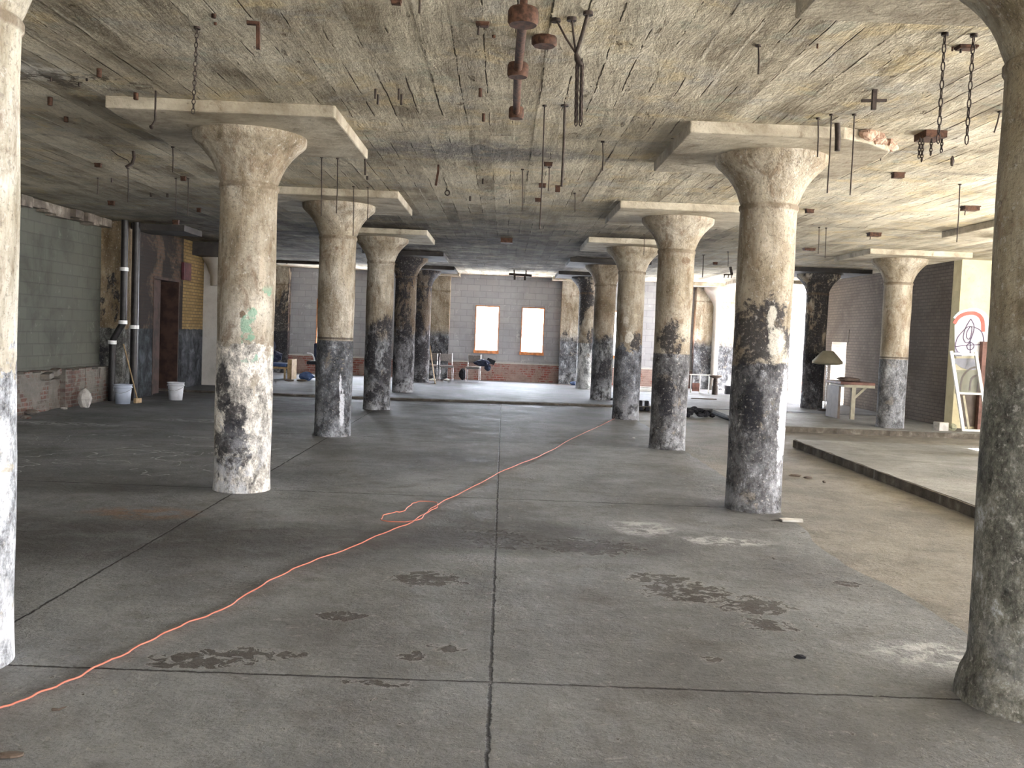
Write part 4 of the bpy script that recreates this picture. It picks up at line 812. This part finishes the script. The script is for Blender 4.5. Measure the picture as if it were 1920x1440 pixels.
MB().tube(smooth([Vector((xc-.15, 27.45, .82)), Vector((xc-.02, 27.45, .80)), Vector((xc+.05, 27.45, .7)), Vector((xc+.08, 27.45, .56))], 5), .022, 8).build('armrest', m_whiteplas, t, 'white curved arm')
MB().tube([(xc+.12, 27.5, .52), (xc+.12, 27.5, .12)], .03, 8).build('column', m_darkiron, t)
for i in range(5):
    a_ = i*2*PI/5; MB().tube([(xc+.12, 27.5, .14), (xc+.12+.27*math.cos(a_), 27.5+.27*math.sin(a_), .08)], .02, 6).build('leg', m_darkiron, t)
xs = at(568, 700, 27.0).x; o = MB().rock((xs+.1, 27.0, .22), .22, .15, .14, 7, 12).build('duffel_bag', m_blue); o.location.z = -.05; tag(o, 'blue bag on the floor before the office chair', 'bag')
for i, px in enumerate((556, 580)):
    q = flo(px-14, 715, .045); o = MB().rock((q.x, q.y, .075), .16, .06, .035, px, 10).build('shoe', m_gdark); tag(o, ('left' if i == 0 else 'right')+' shoe lying in front of the office chair', 'shoe')

# ---------------------------------------------------------------- right side: lamp, table, frame, rubble, bench
q = at(1552, 669, 23.0); t = empty('standing_lamp', (q.x, 23.0, .045)); tag(t, 'chrome floor lamp with a beige cone shade at the right', 'floor lamp')
MB().lathe([(.10, .34), (.13, .33), (.36, .08), (.355, .03), (.22, .0), (.21, .01), (.34, .04), (.345, .075), (.12, .31), (.10, .32)], (q.x, 23.0, 1.17), 32, False).build('lamp_shade', m_shade, t, 'beige fabric cone shade')
MB().tube([(q.x, 23.0, .06), (q.x, 23.0, 1.48)], .018, 8).build('pole', m_chrome, t); MB().lathe([(.18, 0), (.17, .03), (.03, .05)], (q.x, 23.0, .045), 24).build('base', m_darkiron, t)
yt = 20.6; q0, q1, ql = at(1575, 716, yt), at(1640, 716, yt), at(1598, 780, yt)
t = empty('wall_table', ((q0.x+q1.x)/2, yt, .04)); tag(t, 'brown topped table with cream bracket legs beside the blue grey based column', 'table')
MB().box((q0.x, yt-.05, .80), (q1.x, yt+.9, .86)).build('table_top', m_tabletop, t, bevel=.01)
MB().box((q0.x+.08, yt-.04, .74), (q1.x, yt+.86, .80)).build('apron', m_cream, t)
for dy in (0,):
    MB().box((ql.x-.04, yt+dy, .04), (ql.x+.05, yt+dy+.07, .75)).build('leg', m_cream, t)
    MB().bar((ql.x+.02, yt+dy+.035, .5), (ql.x+.28, yt+dy+.035, .76), .05, .05).build('brace', m_cream, t)
MB().box((q0.x+.02, yt+.1, .04), (q0.x+.07, yt+.85, .75)).build('side_panel', m_gdark, t)
o = MB().rock(((q0.x+q1.x)/2-.1, yt+.3, .91), .3, .2, .05, 4).build('cloth', m_gdark); tag(o, 'dark folded cloth on the brown table', 'cloth')
# leaning window frame
t = empty('window_sash', flo(1820, 812)); tag(t, 'tall white painted sash leaning on the graffiti wall', 'window frame')
A, B = Vector((9.13, 19.22, 1.62)), Vector((9.19, 18.62, .045)); Wd = .50
def fr(u, v): return A.lerp(B, v)+Vector((u*Wd, 0, 0))
for u in (0, 1): MB().bar(fr(u, 0), fr(u, 1), .06, .04, (0, 1, 0)).build('stile', m_white, t)
for v in (0.03, .53, .985): MB().bar(fr(0, v), fr(1, v), .065, .04).build('rail', m_white, t)
for ua, ub in ((.22, .22),): MB().bar(fr(ua, .56), fr(ub, .97), .045, .03, (0, 1, 0)).build('inner_stile', m_cream, t)
MB().add([fr(.02, .05), fr(.98, .05), fr(.98, .51), fr(.02, .51)], [(0, 1, 2, 3)]).build('glass_pane', m_glass, t)
o = MB().box((9.76, 19.2, .04), (9.90, 19.32, 1.84)).build('timber_post', plain('red_brown_timber', (.20, .11, .09), .8)); tag(o, 'reddish upright timber beside the graffiti', 'timber')
for i, (px, py, s_, lab) in enumerate(((1768, 808, .15, 'pale square block by the foot of the leaning sash'), (1790, 808, .10, 'smaller grey lump between the pale block and the sash'))):
    q = flo(px, py, .04); o = (MB().box((q.x-s_*.7, q.y, .035), (q.x+s_*.7, q.y+.2, .04+s_*1.1), .2) if i == 0 else MB().rock((q.x, q.y+.1, .1), s_, s_, s_*.8, 3)).build('rubble_block', m_rubble if i == 0 else m_golive, bevel=.01 if i == 0 else 0); tag(o, lab, 'rubble')
# graffiti
YG = 19.345
t = empty('graffiti', (9.5, YG, 1.6)); tag(t, 'spray painted graffiti with red arch and scribbled ovals on the cream wall', 'graffiti')
def gl(px, py): q = at(px, py, YG); return (q.x, q.z)
def paint(poly, mat, name, lv, lab=None):
    y1 = YG+.004-lv*.003; n = len(poly); mb = MB(); mb.prism_y(poly, y1-.002, YG+.0035); mb.build(name, mat, t, lab)
def stroke(pp, wd, mat, name, lv, closed=False, lab=None):
    P = smooth([Vector((*gl(*q), 0)) for q in (pp+[pp[0]] if closed else pp)], 5); Lf = []; Rt = []
    for i, p in enumerate(P):
        d = (P[min(i+1, len(P)-1)]-P[max(i-1, 0)]).normalized(); n_ = Vector((-d.y, d.x, 0))*wd/2; Lf.append(p+n_); Rt.append(p-n_)
    y1 = YG-lv*.003-.002; m = len(P); vs = [(q.x, y1, q.y) for q in Lf+Rt]+[(q.x, YG+.003, q.y) for q in Lf+Rt]
    fs = [(i, i+1, m+i+1, m+i) for i in range(m-1)]+[(i, 2*m+i, 2*m+i+1, i+1) for i in range(m-1)]+[(m+i, m+i+1, 3*m+i+1, 3*m+i) for i in range(m-1)]
    MB().add(vs, fs).build(name, mat, t, lab)
def gpoly(pp): return [gl(*q) for q in pp]
paint(gpoly([(1790, 640), (1790, 610), (1796, 597), (1810, 588), (1826, 585), (1840, 592), (1850, 610), (1856, 640), (1856, 668), (1790, 668)]), m_gwhite, 'white_fill', 1, 'white painted background')
stroke([(1790, 598), (1800, 588), (1815, 583), (1830, 582), (1845, 590), (1850, 603), (1852, 625)], .09, m_gcyan, 'cyan_outline', 2, lab='pale cyan outline')
stroke([(1789, 607), (1796, 596), (1808, 589), (1824, 587), (1836, 592), (1842, 603), (1843, 622)], .075, m_gred, 'red_arch', 3, lab='red arch stroke')
for pp, c_ in (([(1820, 598), (1810, 615), (1806, 632), (1810, 642), (1818, 640), (1825, 622), (1826, 610)], True), ([(1819, 612), (1813, 622), (1812, 632), (1817, 636), (1821, 626), (1822, 614)], True), ([(1808, 618), (1818, 612), (1836, 618), (1843, 630), (1844, 648), (1840, 664)], False), ([(1808, 618), (1796, 632), (1791, 648), (1795, 660)], False), ([(1790, 650), (1818, 647), (1850, 646)], False), ([(1812, 648), (1815, 655), (1822, 655), (1826, 648), (1820, 642)], True), ([(1819, 638), (1819, 664)], False)):
    stroke(pp, .018, m_gpurple, 'dark_scribble', 4, c_)
paint(gpoly([(1790, 650), (1803, 664), (1803, 668), (1790, 668)]), m_ggrey, 'grey_wedge', 3)
paint(gpoly([(1790, 672), (1856, 672), (1856, 682), (1840, 692), (1815, 694), (1800, 688), (1790, 680)]), m_ggrey, 'grey_band', 2)
paint(gpoly([(1790, 694), (1856, 694), (1856, 738), (1790, 738)]), m_golive, 'olive_field', 1)
paint(gpoly([(1797, 738), (1856, 738), (1856, 800), (1801, 800)]), m_gdark, 'brown_field', 1)
for rr_ in (8, 24, 42): stroke([(1842-rr_*.0-rr_, 733), (1842-rr_*.9, 720-rr_*.3), (1842-rr_*.5, 722-rr_*.75), (1848, 722-rr_*.85)], .035, m_gdark, 'olive_ring', 3)
# white bench, urn and clutter in the sunlit far right
yb = 28.6
def bx_(px): return at(px, 720, yb).x
t = empty('folding_bench', (bx_(1312), yb, .045)); tag(t, 'white metal railing bench in the bright far right', 'bench')
x0, x1 = bx_(1292), bx_(1332)
MB().tube([(x0, yb, .60), (x1, yb, .60)], .02, 6).build('rail', m_white, t)
for xx in (x0+.05, (x0+x1)/2, x1-.05): MB().tube([(xx, yb, .05), (xx, yb, .60)], .018, 6).build('leg', m_white, t)
MB().box((x0+.1, yb-.02, .1), (x0+.32, yb+.02, .35)).build('panel', m_tabletop, t)
q = bx_(1334); t = empty('pedestal_ashtray', (q, yb-.5, .045)); tag(t, 'dark pedestal stand with a round dish top near the white bench', 'pedestal')
MB().lathe([(.09, 0), (.09, .25), (.07, .27), (.07, .42), (.05, .5)], (q, yb-.5, .045), 16).build('pedestal', m_darkiron, t); MB().lathe([(.05, .48), (.2, .54), (.2, .58), (.05, .57)], (q, yb-.5, .045), 24).build('dish', m_gdark, t)
t = MB().box((bx_(1362), yb, .045), (bx_(1372), yb+.2, .3)).build('box', m_blackcloth, bevel=.01); tag(t, 'small black box at the far right beside the big column', 'box')
for i, (px, lab) in enumerate(((1206, 'upper white board lying between two right columns'), (1214, 'lower white board lying between two right columns'))):
    q = at(px, 720, 29.3-i); o = MB().box((q.x-.35, 29.3-i, .05), (q.x+.35, 29.5-i, .13), .1*i).build('white_board', m_white); tag(o, lab, 'board')
